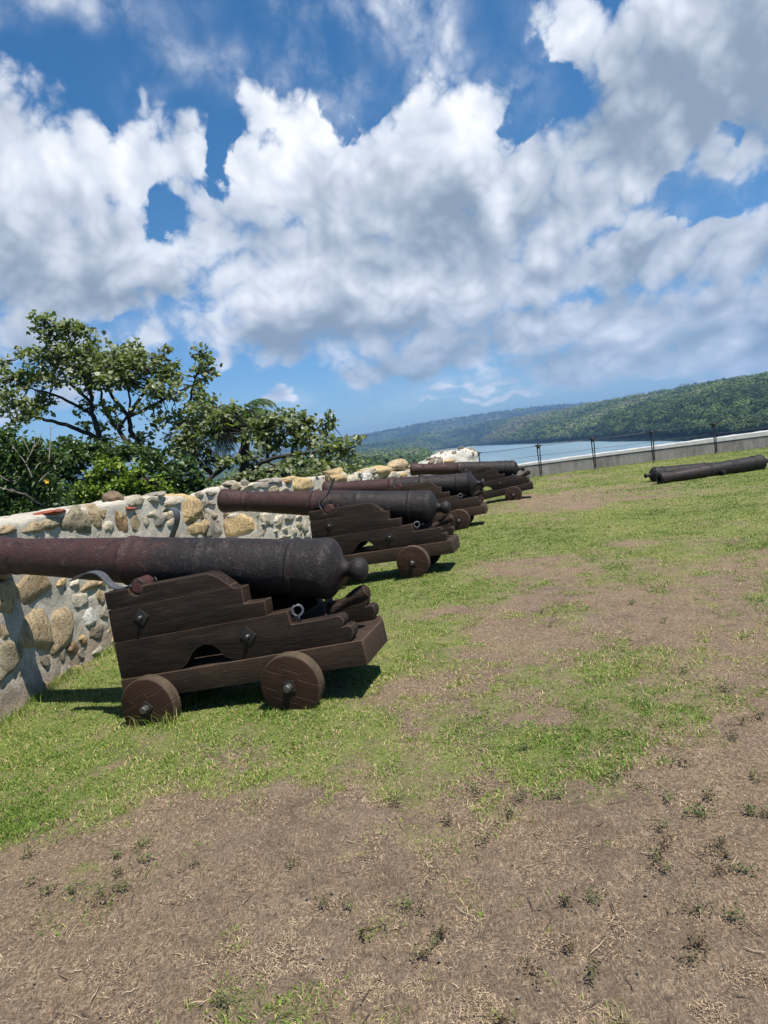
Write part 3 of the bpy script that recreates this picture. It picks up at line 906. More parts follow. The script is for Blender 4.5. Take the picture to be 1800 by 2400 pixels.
V, F = plan_prism(mp, mtop, seed=31, noise=.06, round_=.22)
mb = MB(); mb.add(V, F)
o = mb.build('plaster_body', M['plaster'], mound); o.matrix_basis = Matrix.Translation((-2.0, -21.3, 0))
K6 = 350 / 1659
MBVH = BVHTree.FromPolygons([tuple(v_) for v_ in V], F)
for i, (x, y, w, h, k) in enumerate([(420, 148, 40, 35, 'dark'), (520, 112, 50, 25, 'dark'), (580, 97, 60, 25, 'olive'), (620, 140, 50, 32, 'dark'), (715, 155, 60, 40, 'dark'), (755, 132, 50, 35, 'dark'), (742, 102, 30, 15, 'olive'), (545, 192, 62, 45, 'dark'), (752, 205, 45, 50, 'dark'), (795, 182, 22, 50, 'olive'),
                                     (475, 165, 25, 25, 'olive'), (300, 275, 110, 60, 'dark'), (385, 275, 80, 80, 'dark'), (512, 285, 190, 50, 'gold'), (450, 218, 12, 12, 'olive'), (670, 180, 20, 15, 'olive'), (330, 240, 25, 14, 'olive'), (250, 262, 40, 30, 'dark'), (815, 230, 16, 30, 'grey')]):
    px, py = 950 + x * K6, 1020 + y * K6
    # where the survey ray meets the mound's body
    hit = None
    for dy in (0, 2, 4, 7, 10):
        hit, nrm, _, dist = MBVH.ray_cast(Vector(CAM), Vector(ray(px, py + dy)).normalized())
        if hit is not None and nrm.y < .3: break
    if hit is None: continue
    c = np.array(hit); N = np.array(nrm); N = N if N @ (CAM - c) > 0 else -N
    T = np.cross([0, 0, 1.0], N); T /= np.linalg.norm(T); T = T if T[0] > 0 else -T
    U = np.cross(N, T); U = U if U[2] > 0 else -U
    sc = dist / FOC; c = c - N * .018
    MST = Stones()
    MST.add(c, T, U, N, max(.02, w * K6 * sc / 2), max(.02, h * K6 * sc / 2 / max(.45, abs(float(U[2])))), .05, KC[k] if k != 'dark' else (.19, .165, .125), 600 + i, 2.4, .14)
    o = MST.build('bedded_stone', mound); o.matrix_basis = Matrix.Translation((-2.0, -21.3, 0))

# ------------------------------------------------------------------ concrete wall + cable fence
def mat_concrete():
    m, t, b = newmat('rendered_concrete')
    o = t.obj()
    a = t.noise(o, 1.8, 6, .7); f = t.noise(o, 30, 5, .7)
    st = t.noise(t.scale(o, (3, 3, .6)), 2.2, 5, .7)
    col = t.ramp(t.math('ADD', t.math('MULTIPLY', a, .5), t.math('MULTIPLY', st, .5)), [(.36, (.10, .092, .082)), (.5, (.18, .171, .156)), (.66, (.26, .252, .235))])
    setb(t, b, col, .9, t.bump(f, .5, .006), .2)
    return m


M['concrete'] = mat_concrete()
M['white'] = mat_simple('white_paint', (.40, .40, .385), .75, .12, 6, .3, .006, .3)
M['steel'] = mat_simple('black_steel', (.012, .012, .014), .45, .3, 20, .1, .003, .5)
bw = empty('concrete_wall', (8.5, 25.3, 0))
tag(bw, 'low grey concrete parapet with white painted coping above the river', 'concrete wall')
B0, B1 = np.array([2.9, 24.78]), np.array([24.0, 25.75])
bt = (B1 - B0) / np.linalg.norm(B1 - B0); bn = np.array([-bt[1], bt[0]])
mb = MB(); mw = MB()
nseg = 120
for (off0, off1, za, zb, tgt) in ((0, .8, -.6, .40, mb), (-.02, .82, .402, .45, mw)):
    V = []
    for i in range(nseg + 1):
        p = B0 + (B1 - B0) * i / nseg
        wob = .012 * math.sin(i * .9) + .01 * math.sin(i * 2.3)
        dz = .20 * i / nseg + wob * .5
        for off, z in ((off0, za), (off0, zb + dz), (off1, zb + dz), (off1, za)):
            q = p + bn * (off + wob * .3); V.append((q[0] - 8.5, q[1] - 25.3, z))
    F = []
    for i in range(nseg):
        for k in range(4):
            l = (k + 1) % 4
            F.append((i * 4 + k, (i + 1) * 4 + k, (i + 1) * 4 + l, i * 4 + l))
    F += [(0, 1, 2, 3), (nseg * 4 + 3, nseg * 4 + 2, nseg * 4 + 1, nseg * 4)]
    tgt.add(V, F)
mb.build('wall_body', M['concrete'], bw, False); mw.build('white_coping', M['white'], bw, False)

fen = empty('cable_fence', (5.5, 24.5, 0))
tag(fen, 'black steel post and cable fence in front of the concrete parapet', 'fence')
PX = [3.42, 5.52, 7.42, 9.50, 11.72, 13.9]
fy = lambda x: 24.38 + (x - 5.5) * .045
PTOP = 1.09
for i, x in enumerate(PX):
    mb = MB(); y = fy(x)
    for s_ in (-1, 1):
        mb.tube([(s_ * .022, 0, -.1), (s_ * .026, 0, .3), (s_ * .040, 0, .8), (s_ * .045, 0, 1.02)], .019, 6)
    mb.tube([(0, 0, -.1), (0, 0, .06)], .045, 8)
    for z in (.32, .66): mb.tube([(-.05, 0, z), (.05, 0, z)], .012, 6)
    mb.tube([(0, 0, .95), (0, 0, 1.0), (0, 0, 1.03)], [.03, .06, .075], 10)
    mb.tube([(0, 0, 1.03), (0, 0, 1.07)], .062, 10)
    mb.tube([(-.10, 0, PTOP - .035), (.10, 0, PTOP - .035)], .026, 8)
    mb.tube([(0, 0, 1.07), (0, 0, 1.10), (0, 0, 1.125)], [.03, .032, .012], 8)
    o = mb.build('post', M['steel'], fen); o.location = (x - 5.5, y - 24.5, 0)
for z in (PTOP - .035, .72, .36):
    mb = MB()
    for a, b_ in zip(PX[:-1], PX[1:]):
        P = []
        for k in np.linspace(0, 1, 9):
            x = a + (b_ - a) * k
            P.append((x - 5.5, fy(x) - 24.5, z - .02 * 4 * k * (1 - k)))
        mb.tube(P, (.010 if z > 1 else .007), 6)
    mb.build('cable', M['steel'], fen)
# ------------------------------------------------------------------ lawn
# where the turf is green (1) or burnt down to straw and soil (0): patches surveyed on the ground
PATCH = []
for cx, cy, rx, ry, v, w in [
    (900, 2150, 1100, 190, .02, .95), (200, 2050, 350, 120, .02, .95), (1500, 2000, 500, 220, .06, .9), (900, 1930, 500, 60, .10, .7), (600, 1880, 200, 60, .08, .8),
    (1350, 1470, 420, 80, .10, .95), (1700, 1480, 260, 130, .06, .95), (1080, 1560, 190, 55, .10, .85), (1600, 1370, 260, 35, .15, .85), (1000, 1650, 130, 60, .15, .8), (1750, 1700, 170, 170, .08, .85), (1180, 1500, 160, 30, .05, .6),
    (1210, 1340, 170, 26, .18, .85), (1450, 1288, 110, 14, .12, .85), (1740, 1298, 130, 18, .15, .85), (1370, 1165, 150, 26, .15, .85), (1310, 1118, 70, 9, .25, .75), (1020, 1395, 90, 10, .35, .6),
    (200, 1530, 90, 60, .25, .9), (60, 1640, 80, 60, .45, .5), (620, 1668, 130, 12, .35, .7),
    (1290, 1690, 280, 85, .36, .9), (1420, 1630, 150, 30, .5, .6), (1250, 1420, 240, 45, .12, .8), (1500, 1390, 330, 50, .15, .8), (1130, 1460, 110, 30, .15, .7), (1640, 1560, 200, 60, .10, .8), (1480, 1690, 110, 60, .2, .6), (1080, 1690, 90, 40, .25, .6), (1180, 1800, 200, 50, .30, .7), (980, 1800, 110, 60, .5, .6), (1050, 1760, 90, 40, .55, .6),
    (350, 1730, 420, 50, .80, .85), (200, 1860, 280, 50, .50, .8), (430, 1795, 120, 30, .95, .85), (600, 1740, 260, 40, .62, .8), (150, 1800, 130, 18, .25, .6), (320, 1770, 90, 14, .3, .5), (560, 1780, 120, 20, .25, .6), (80, 1880, 120, 24, .7, .6), (700, 1850, 200, 30, .3, .6), (100, 1935, 120, 30, .6, .7), (900, 1690, 60, 60, .85, .8), (690, 1790, 160, 40, .5, .7),
    (935, 1460, 90, 100, .9, .85), (1000, 1350, 160, 60, .95, .8), (1300, 1250, 300, 45, 1.0, .8), (1600, 1190, 260, 35, 1.0, .7), (880, 1600, 40, 60, .85, .9),
    (800, 2030, 130, 40, .32, .8), (140, 2070, 50, 25, .5, .8), (930, 2140, 50, 18, .3, .8), (1450, 1400, 120, 16, .45, .6), (1270, 1435, 100, 10, .45, .6), (1300, 1510, 330, 45, .08, .85), (1120, 1590, 130, 40, .15, .6), (1400, 1880, 120, 35, .30, .7), (780, 1900, 120, 30, .18, .6)]:
    g = gnd(cx, cy)
    PATCH.append((g[0], g[1], rx * g[1] / FOC, ry * g[1] ** 2 / (FOC * EYE), v, w))


def cover(x, y):
    x = np.asarray(x, float); y = np.asarray(y, float)
    P = np.stack([x, y], -1).reshape(-1, 2)
    wx = (fbm(P * 1.1, 3, 51) - .5) * 1.0; wy = (fbm(P * 1.1 + 40, 3, 52) - .5) * 1.3
    X, Y = P[:, 0] + wx * np.clip(P[:, 1] / 8, .25, 1.2), P[:, 1] + wy * np.clip(P[:, 1] / 8, .25, 1.4)
    c = .80 * sstep(2.3, 3.6, P[:, 1]) + .03
    for px, py, rx, ry, v, w in PATCH:
        q = ((X - px) / rx) ** 2 + ((Y - py) / ry) ** 2
        k = w * np.exp(-q * .8)
        c = c * (1 - k) + v * k
    n = (fbm(P * .4, 3, 55) - .5) * .55 + (fbm(P * 1.6, 4, 53) - .5) * 1.05 + (fbm(P * 6.5, 4, 54) - .5) * .75
    mid = 1 - np.abs(c - .5) * 1.55
    return np.clip(c + n * (.46 + .9 * mid), 0, 1).reshape(x.shape)


def xl(y):
    """left edge of the turf: just inside the wall"""
    return np.interp(y, [-30, 2, 6.4, 7.05, 20.7, 26], [-3.3, -3.3, -3.3, -3.1, .75, 2.3])


def far_y(x): return 24.80 + (np.asarray(x) - 2.9) * .046


ys = np.concatenate([np.linspace(-25, 1.2, 14), np.geomspace(1.3, 25.2, 520)])
tx = np.concatenate([np.linspace(0, 1, 420) ** 1.0 * .62, np.linspace(.625, 1, 40)])
GX = []; GY = []
for y in ys:
    x0 = xl(y); w0 = max(9.0, 2.4 + y * 1.05) if y > 1 else 30
    xs_ = x0 + tx / .62 * w0
    xs_[420:] = x0 + w0 + (np.linspace(0, 1, 41)[1:] * (45 - w0))
    GX.append(xs_); GY.append(np.minimum(np.full(len(tx), y), 1e9))
GX = np.array(GX); GY = np.array(GY)
ZZ = gz(GX, GY)
V = np.stack([GX, GY, ZZ], -1).reshape(-1, 3)
CV = cover(GX, GY).reshape(-1)
V[:, 2] += (fbm(V[:, :2] * 9, 3, 61) - .5) * .022 + (fbm(V[:, :2] * 30, 2, 62) - .5) * .008
ny, nx = GX.shape
I = np.arange(ny * nx).reshape(ny, nx)
F = np.stack([I[:-1, :-1], I[:-1, 1:], I[1:, 1:], I[1:, :-1]], -1).reshape(-1, 4)
me = np_mesh('lawn', V, [F], True, {'cover': CV})


def mat_lawn():
    m, t, b = newmat('turf_soil')
    o = t.obj()
    cv = t.attr('cover').outputs['Fac']
    n1 = t.noise(o, 35, 6, .7); n2 = t.noise(o, 6, 6, .7); n3 = t.noise(o, 1.1, 4); n4 = t.noise(o, 140, 4, .75)
    soil = t.ramp(t.math('ADD', t.math('MULTIPLY', n1, .5), t.math('MULTIPLY', n2, .5)), [(.34, (.068, .050, .038)), (.5, (.148, .115, .090)), (.66, (.235, .195, .158))])
    wv = t.n('ShaderNodeVectorMath', dict(operation='MULTIPLY_ADD'), i0=t.n('ShaderNodeTexNoise', Vector=o, Scale=18, Detail=3).outputs[1], i1=(.05, .05, 0), i2=o).outputs[0]
    fa = t.noise(t.scale(wv, (1, .16, 1)), 210, 3, .6); fb = t.noise(t.scale(wv, (.16, 1, 1)), 210, 3, .6); fc = t.noise(t.n('ShaderNodeMapping', Vector=wv, Rotation=(0, 0, .8), Scale=(1, .16, 1)).outputs[0], 210, 3, .6)
    fib = t.math('MAXIMUM', fa, t.math('MAXIMUM', fb, fc))
    straw = t.ramp(fib, [(.46, (.066, .048, .034)), (.58, (.205, .148, .098)), (.72, (.44, .335, .22))])
    soil = t.mix(1.0, soil, t.ramp(t.noise(o, 2.4, 5, .65), [(.36, .50), (.62, 1.10)]), 'MULTIPLY')
    soil = t.mix(t.ramp(t.math('ADD', t.math('MULTIPLY', n2, .5), t.math('MULTIPLY', n3, .5)), [(.36, .35), (.56, .92)]), soil, straw)
    green = t.ramp(t.math('ADD', t.math('MULTIPLY', n4, .55), t.math('MULTIPLY', n2, .45)), [(.33, (.05, .085, .012)), (.5, (.11, .175, .024)), (.68, (.20, .235, .050))])
    k = t.n('ShaderNodeMapRange', dict(clamp=True), Value=t.math('ADD', cv, t.math('MULTIPLY', t.math('SUBTRACT', t.math('ADD', t.math('MULTIPLY', n1, .6), t.math('MULTIPLY', n2, .4)), .5), 1.6)), From_Min=.22, From_Max=.78, To_Min=0.0, To_Max=1.0).outputs[0]
    k2 = t.math('MULTIPLY', k, t.n('ShaderNodeMapRange', dict(clamp=True), Value=fib, From_Min=.50, From_Max=.72, To_Min=.78, To_Max=.25).outputs[0])
    col = t.mix(k2, soil, green)
    setb(t, b, col, .95, t.bump(t.math('ADD', t.math('MULTIPLY', n1, 1.0), t.math('ADD', t.math('MULTIPLY', n4, .6), t.math('MULTIPLY', fib, .8))), .9, .012), .12)
    return m


M['lawn'] = mat_lawn()
tag(link('lawn', me, M['lawn']), kind='structure')


def mat_blade(name, stops, trans=.25):
    m, t, b = newmat(name)
    a = t.attr('tint').outputs['Fac']
    c = t.ramp(a, stops)
    setb(t, b, c, .6, None, .25)
    tr = t.n('ShaderNodeBsdfTranslucent', Color=c)
    mx = t.n('ShaderNodeMixShader', i0=trans)
    t.t.links.new(b.outputs[0], mx.inputs[1]); t.t.links.new(tr.outputs[0], mx.inputs[2])
    out = [n for n in t.t.nodes if n.type == 'OUTPUT_MATERIAL'][0]
    t.t.links.new(mx.outputs[0], out.inputs[0])
    return m


M['blade'] = mat_blade('grass_blades', [(0, (.045, .095, .010)), (.35, (.095, .180, .018)), (.62, (.165, .245, .034)), (.82, (.28, .29, .085)), (1, (.44, .36, .19))])
M['straw'] = mat_blade('dry_straw', [(0, (.060, .044, .034)), (.35, (.17, .122, .083)), (.7, (.36, .265, .175)), (1, (.55, .45, .31))], .12)
M['weed'] = mat_blade('low_weeds', [(0, (.11, .065, .042)), (.4, (.12, .11, .055)), (.7, (.115, .14, .05)), (1, (.15, .21, .06))], .2)


def scatter(n, ymin, ymax, power, seed):
    """ground points thinning with distance the way a lens sees them"""
    r = np.random.default_rng(seed)
    u = r.random(n)
    e = 1 - power
    y = (ymin ** e + u * (ymax ** e - ymin ** e)) ** (1 / e)
    lo = np.maximum(xl(y) + .25, -.72 * y - 1.2); hi = .62 * y + 2.4
    x = lo + r.random(n) * (hi - lo)
    ok = y < far_y(x) - .05
    return x[ok], y[ok], r


def blades(name, x, y, h, w, lean, tint, seed, mat, flat=0.0, tilt=None):
    r = np.random.default_rng(seed)
    n = len(x)
    z = gz(x, y) - .004
    a = r.random(n) * 2 * math.pi
    da = r.random(n) * 2 * math.pi
    side = np.stack([np.cos(a), np.sin(a), np.zeros(n)], -1) * (w / 2)[:, None]
    d = np.stack([np.cos(da), np.sin(da), np.zeros(n)], -1)
    base = np.stack([x, y, z], -1)
    up = np.array([0, 0, 1.0])
    mid = base + up * (h * .6)[:, None] * (1 - flat) + d * (h * lean * .35)[:, None]
    tip = base + up * (h * (1 - .3 * lean))[:, None] * (1 - flat) + d * (h * lean)[:, None]
    V = np.stack([base - side, base + side, mid + side * .75, mid - side * .75, tip], 1).reshape(-1, 3)
    k = np.arange(n)[:, None] * 5
    Q = k + np.array([[0, 1, 2, 3]]); T = k + np.array([[3, 2, 4]])
    me = np_mesh(name, V, [T, Q], True, {'tint': np.repeat(tint, 5)})
    o = link(name, me, mat)
    return tag(o, kind='stuff')


# green turf
x, y, r = scatter(1150000, 1.3, 25.0, 1.5, 71)
c = cover(x, y)
pat = .5 * fbm(np.stack([x, y], -1) * 9, 3, 79) + .5 * fbm(np.stack([x, y], -1) * 2.6, 3, 76)
keep = r.random(len(x)) < np.clip(.03 * (c > .15) + (.74 * sstep(-.22, .50, c * .95 + (pat - .5) * 2.0 - .36 - .26 * (1 - sstep(2.4, 3.5, y))) + .10 * sstep(.12, .4, c)), 0, 1)
x, y, c = x[keep], y[keep], c[keep]
n = len(x)
big = fbm(np.stack([x, y], -1) * .9, 3, 77); tuft = fbm(np.stack([x, y], -1) * 5, 3, 78)
h = (.009 + .016 * r.random(n)) * (.55 + 1.0 * tuft) * (1 + .025 * y)
w = (.0020 + .0018 * r.random(n)) * (1 + y * .17)
tint = np.clip(.08 + .40 * r.random(n) + 1.05 * (big - .45) + .15 * (1 - c) + (r.random(n) < .25) * .5, 0, 1)
blades('lawn_grass', x, y, h, w, (.6 + 1.0 * r.random(n)), tint, 72, M['blade'])
# straw and clippings, lying nearly flat
x, y, r = scatter(1250000, 1.3, 21.0, 1.85, 81)
c = cover(x, y)
dens = fbm(np.stack([x, y], -1) * 2.3, 4, 83)
keep = r.random(len(x)) < np.clip(1.05 - c * .62, 0, 1) * np.clip((dens - .25) * 2.6, .34, 1)
x, y, c = x[keep], y[keep], c[keep]; n = len(x)
h = .006 + .016 * r.random(n) ** 1.5 + .03 * (r.random(n) < .008)
blades('dry_straw', x, y, h * (1 + .05 * y), (.0016 + .0016 * r.random(n)) * (1 + y * .14), .8 + .5 * r.random(n), np.clip(r.random(n) ** .9 * .9 + .2 * (dens[keep] - .5), 0, 1), 82, M['straw'], flat=.72)

# low weeds in tufts, and dry sticks
def weeds():
    V = []; F3 = []; A = []; k = 0
    spots = [(270, 2010, .75), (330, 1985, .7), (170, 2090, .6), (110, 2090, .55), (290, 2085, .5), (240, 2100, .55), (60, 2070, .5), (250, 2110, .15), (60, 1990, .6), (340, 2020, .7), (530, 2360, .45), (960, 2130, .85), (985, 2150, .3), (850, 2210, .25), (820, 2130, .5), (1340, 2230, .2), (1330, 2120, .3), (1540, 2020, .45), (1560, 2045, .5), (1700, 2010, .3), (1750, 2050, .6), (1690, 1990, .25), (1640, 1915, .7),
             (1710, 2150, .55), (1630, 2140, .45), (1620, 2260, .3), (1640, 2225, .2), (1100, 1850, .5), (1120, 1860, .55), (1195, 1910, .4), (1220, 1880, .5), (1310, 1870, .7), (1560, 1990, .2), (1550, 1950, .55), (1640, 1920, .7), (1570, 1880, .6), (1760, 1920, .6), (1790, 1920, .5), (1760, 1830, .5), (1600, 1800, .4), (1740, 1700, .45), (1720, 1740, .3), (1780, 1690, .3), (1500, 1850, .5), (1450, 1830, .7),
             (1000, 2250, .4), (1030, 2210, .3), (1390, 2300, .35), (1260, 2300, .2), (770, 2130, .4), (690, 2030, .4), (450, 2030, .35), (280, 2050, .4), (1140, 1975, .3), (920, 1890, .4), (1050, 1930, .35), (1660, 1880, .5), (1230, 1760, .6), (1700, 1620, .4), (1500, 1560, .5), (1270, 1440, .6), (1290, 1470, .3), (1560, 1460, .5), (1480, 1420, .6), (1600, 1580, .4), (1180, 2420, .2), (1390, 2120, .6), (1690, 2050, .3)]
    for i, (px, py, g) in enumerate(spots):
        p = gnd(px, py); r = np.random.default_rng(900 + i)
        R = r.uniform(.022, .055) * (1 + .05 * p[1])
        for s in range(int(r.uniform(5, 10))):
            ang = r.uniform(0, 2 * math.pi); L = R * r.uniform(.5, 1.5)
            for q in range(int(r.uniform(10, 20))):
                t = (q + 1) / 16
                c = np.array([p[0] + math.cos(ang) * L * t + r.normal(0, .006), p[1] + math.sin(ang) * L * t * 1.1 + r.normal(0, .006), float(gz(p[0], p[1])) + .006 + .03 * math.sin(t * 2.6) * r.uniform(.4, 1.2)])
                d = r.normal(0, 1, 3); d[2] = abs(d[2]) * .6; d /= np.linalg.norm(d)
                e = np.cross(d, r.normal(0, 1, 3)); e /= np.linalg.norm(e)
                l = r.uniform(.005, .012)
                V += [c, c + d * l * .5 + e * l * .35, c + d * l, c + d * l * .5 - e * l * .35]
                F3.append((k, k + 1, k + 2, k + 3)); k += 4
                A += [np.clip(g + r.normal(0, .16), 0, 1)] * 4
    me = np_mesh('low_weeds', V, [np.array(F3)], True, {'tint': np.array(A)})
    tag(link('low_weeds', me, M['weed']), kind='stuff')
    mb = MB()
    r = np.random.default_rng(5)
    for i in range(70):
        px, py = r.uniform(-50, 1850), r.uniform(1880, 2420)
        p = gnd(px, py); a = r.uniform(0, math.pi); L = r.uniform(.025, .09); bend = r.normal(0, .25)
        P = []
        for t in np.linspace(-.5, .5, 5):
            P.append((p[0] + math.cos(a + bend * t) * L * t, p[1] + math.sin(a + bend * t) * L * t, float(gz(p[0], p[1])) + .006 + .008 * r.random()))
        mb.tube(P, [.0008, .0014, .0016, .0014, .0007], 4, r.choice([.02, .1, .5, .85]))
    tag(mb.build('dry_sticks', M['straw']), kind='stuff')
    mb = MB()
    for i in range(190):
        px, py = r.uniform(-60, 1860), 1450 + 970 * r.random() ** .6
        p = gnd(px, py)
        if p[0] < xl(p[1]) + .3: continue
        q = r.uniform(.002, .0055) * r.uniform(.6, 1.5)
        O = np.array([[1, 0, 0], [-1, 0, 0], [0, 1, 0], [0, -1, 0], [0, 0, .8], [0, 0, -.8]]) * q * r.uniform(.6, 1.3, (6, 3))
        mb.add(O + [p[0], p[1], float(gz(p[0], p[1])) + .010], [(0, 2, 4), (2, 1, 4), (1, 3, 4), (3, 0, 4), (2, 0, 5), (1, 2, 5), (3, 1, 5), (0, 3, 5)])
    tag(mb.build('pebbles', mat_simple('pebble_stone', (.15, .132, .115), .9, .5, 3, .2, .002, .2), None, False), kind='stuff')
    # longer grass at the foot of the wall and round the sunk wheels
    X = []; Y = []; H = []
    for i in range(1500):
        y = r.uniform(3.8, 7.0); x = np.interp(y, [2, 6.4, 7.05], [-2.9, -2.91, -2.78]) + abs(r.normal(0, .06)) + .0
        if vnoise(np.array([[y * 2.2, 3.3]]))[0] < .42: continue
        X.append(x); Y.append(y); H.append(r.uniform(.03, .12))
    for (cx, cy, n_) in ((-1.70, 4.5, 50), (-1.50, 4.40, 70), (-.52, 4.2, 60), (-.85, 4.2, 40), (.42, 8.2, 60), (1.5, 12.4, 60)):
        for i in range(n_):
            X.append(cx + r.normal(0, .05)); Y.append(cy + r.normal(0, .03) - .02); H.append(r.uniform(.03, .13) if cx < 0 and cy > 4.3 else r.uniform(.02, .06))
    n = len(X)
    blades('tall_grass', np.array(X), np.array(Y), np.array(H), np.full(n, .004), .2 + .7 * r.random(n), np.clip(.25 + .75 * r.random(n), 0, 1), 73, M['blade'])


weeds()

# ------------------------------------------------------------------ land across the river
WATER = -22.0
UU = np.array([-1.2, -.10, -.052, .014, .075, .135, .186, .249, .297, .36, .42, .47, .56, .9, 2.0])
FARR = np.array([.020, .022, .0256, .0284, .0335, .0345, .0360, .0352, .0325, .031, .030, .030, .030, .03, .03])
NEARR = np.array([.006, .008, .010, .014, .0185, .0225, .0240, .0265, .0285, .0325, .0352, .0378, .0392, .042, .042])
SU = np.array([-1.2, -.05, .06, .10, .143, .188, .241, .287, .340, .375, .456, .56, .8, 2.0])
SD = np.array([1700, 2000, 2500, 2900, 2750, 1924, 1400, 1222, 898, 790, 585, 470, 400, 400])
CROWN = 11.0


def terrain(u, d):
    """land height at tangent-azimuth u (x / y) and distance d"""
    s = np.interp(u, SU, SD)
    D1 = s + np.interp(u, [.1, .3, .56], [1100, 1000, 800])
    hn = EYE + np.interp(u, UU, NEARR) * D1 - CROWN
    hf = EYE + np.interp(u, UU, FARR) * 5000 - CROWN - 2
    P = np.stack([u * d / 420., d / 420.], -1).reshape(-1, 2)
    und = (fbm(P, 4, 91) - .5).reshape(np.shape(u)) * 2
    t = np.clip((d - s) / (D1 - s), 0, 1)
    h = WATER - 3 + 5 * sstep(-20, 15, d - s) + (hn - WATER - 2) * (t ** .75) * (1 + .0 * und) + und * 13 * np.sin(np.pi * t) ** .7
    t2 = np.clip((d - D1) / (4900 - D1), 0, 1)
    back = hn * (1 - .35 * np.sin(np.pi * np.clip(t2 * 1.0, 0, 1))) * (1 - t2) + hf * t2 ** 2.2 + und * 10 * np.sin(np.pi * t2)
    h = np.where(d > D1, back, h)
    h = np.where(d > 5000, hf - (d - 5000) * .06, h)
    # this bank, on the left: a wooded spit falling to the river
    L = 1 - sstep(.055, .10, u + (fbm(np.stack([d / 60., u * 0], -1).reshape(-1, 2), 2, 92).reshape(np.shape(u)) - .5) * .02)
    near = np.interp(d, [0, 12, 40, 90, 180, 350, 520, 900, 1400], [-1.2, -1.6, -9, -16, -17, -13.5, -17, -15, -8]) - 6 * sstep(-.03, .09, u) * sstep(150, 350, d) + und * 3
    mid = sstep(1000, 1900, d)
    left = near * (1 - mid) + np.maximum(h, near) * mid
    # the fort's own slope to the water elsewhere
    slope = np.interp(d, [0, 12, 28, 40, 75], [-1.2, -1.6, -2.5, -9, WATER - 3])
    right = np.where(d < 75, slope, h)
    return left * L + right * (1 - L)


az = np.concatenate([np.linspace(-math.pi, -.75, 60, endpoint=False), np.linspace(-.75, .75, 420), np.linspace(.75, math.pi, 61)[1:]])
dd = np.concatenate([[4, 8, 12, 16, 20, 25, 30], np.geomspace(35, 7500, 190)])
AA, DD = np.meshgrid(az, dd, indexing='ij')
U_ = np.tan(np.clip(AA, -1.2, 1.2))
# distance along the view axis keeps the survey's angles; behind us simply repeat the edge
DV = DD * np.cos(np.clip(AA, -1.2, 1.2))
H_ = terrain(np.clip(U_, -1.2, 2.0), DV)
H_ = np.where(np.abs(AA) > .9, np.minimum(H_, -1.6 - np.clip(DD - 30, 0, 60) * .3), H_)
V = np.stack([DD * np.sin(AA), DD * np.cos(AA), H_], -1)
inside = (DD < 30) & (V[..., 0] > -3.2)
V[..., 2] = np.where(inside, -1.6, V[..., 2])
na, nd = AA.shape
I = np.arange(na * nd).reshape(na, nd)
F = np.stack([I[:-1, :-1], I[1:, :-1], I[1:, 1:], I[:-1, 1:]], -1).reshape(-1, 4)
me = np_mesh('hills', V.reshape(-1, 3), [F[:, ::-1]], True)
def mat_hills():
    m, t, b = newmat('forest_floor')
    o = t.obj()
    n1 = t.noise(o, .05, 6, .7); n2 = t.noise(o, .35, 5, .7)
    z = t.n('ShaderNodeSeparateXYZ', Vector=o).outputs[2]
    col = t.ramp(t.math('ADD', t.math('MULTIPLY', n1, .5), t.math('MULTIPLY', n2, .5)), [(.35, (.018, .032, .010)), (.52, (.035, .055, .018)), (.68, (.06, .075, .028))])
    bank = t.n('ShaderNodeMapRange', dict(clamp=True), Value=z, From_Min=WATER + 1.9, From_Max=WATER + 3.6, To_Min=1.0, To_Max=0.0).outputs[0]
    col = t.mix(t.math('MULTIPLY', bank, t.ramp(n1, [(.4, .25), (.6, .95)])), col, (.20, .19, .075))
    setb(t, b, col, .95, t.bump(n2, .8, 1.5), .1)
    return m
M['hills'] = mat_hills()
tag(link('hills', me, M['hills']), kind='structure')

# river
wv = [(-7400, -7400, WATER), (7400, -7400, WATER), (7400, 7400, WATER), (-7400, 7400, WATER)]
me = np_mesh('river', wv, [np.array([[0, 1, 2, 3]])], False)
def mat_water():
    m, t, b = newmat('river_water')
    o = t.obj()
    n1 = t.noise(t.scale(o, (.35, 1, 1)), .55, 5, .65); n2 = t.noise(t.scale(o, (1, .25, 1)), .012, 4, .6)
    col = t.ramp(n2, [(.4, (.115, .185, .225)), (.6, (.15, .225, .265))])
    setb(t, b, col, t.math('ADD', .25, t.math('MULTIPLY', n2, .25)), t.bump(n1, 1.0, 1.2), .22)
    b.inputs['IOR'].default_value = 1.33
    return m
M['water'] = mat_water()
tag(link('river', me, M['water']), kind='structure')


# forest across the river: crowns built of leaf-clump facets, merged as one wood
def crown_proto(nf, seed, flat):
    r = np.random.default_rng(seed)
    lob = r.normal(0, 1, (7, 3)); lob /= np.linalg.norm(lob, axis=1)[:, None]; lob[:, 2] = np.abs(lob[:, 2])
    V = []; T = []
    for i in range(nf):
        d = r.normal(0, 1, 3); d /= np.linalg.norm(d)
        if d[2] < -.35: d[2] = -d[2] * .6
        k = (lob @ d).max()
        rr = .62 + .42 * k ** 4 + r.normal(0, .07)
        p = d * rr * np.array([1, 1, flat])
        nrm = d + r.normal(0, .38, 3); nrm[2] += .35; nrm /= np.linalg.norm(nrm)
        a = np.cross(nrm, r.normal(0, 1, 3)); a /= np.linalg.norm(a); b = np.cross(nrm, a)
        s = r.uniform(.75, 1.3) * 1.35 / math.sqrt(nf) * 1.25
        V += [p - a * s, p + b * s * .8, p + a * s, p - b * s * .8]
        T += [r.uniform(-.07, .07)] * 4
    return np.array(V), np.array(T)


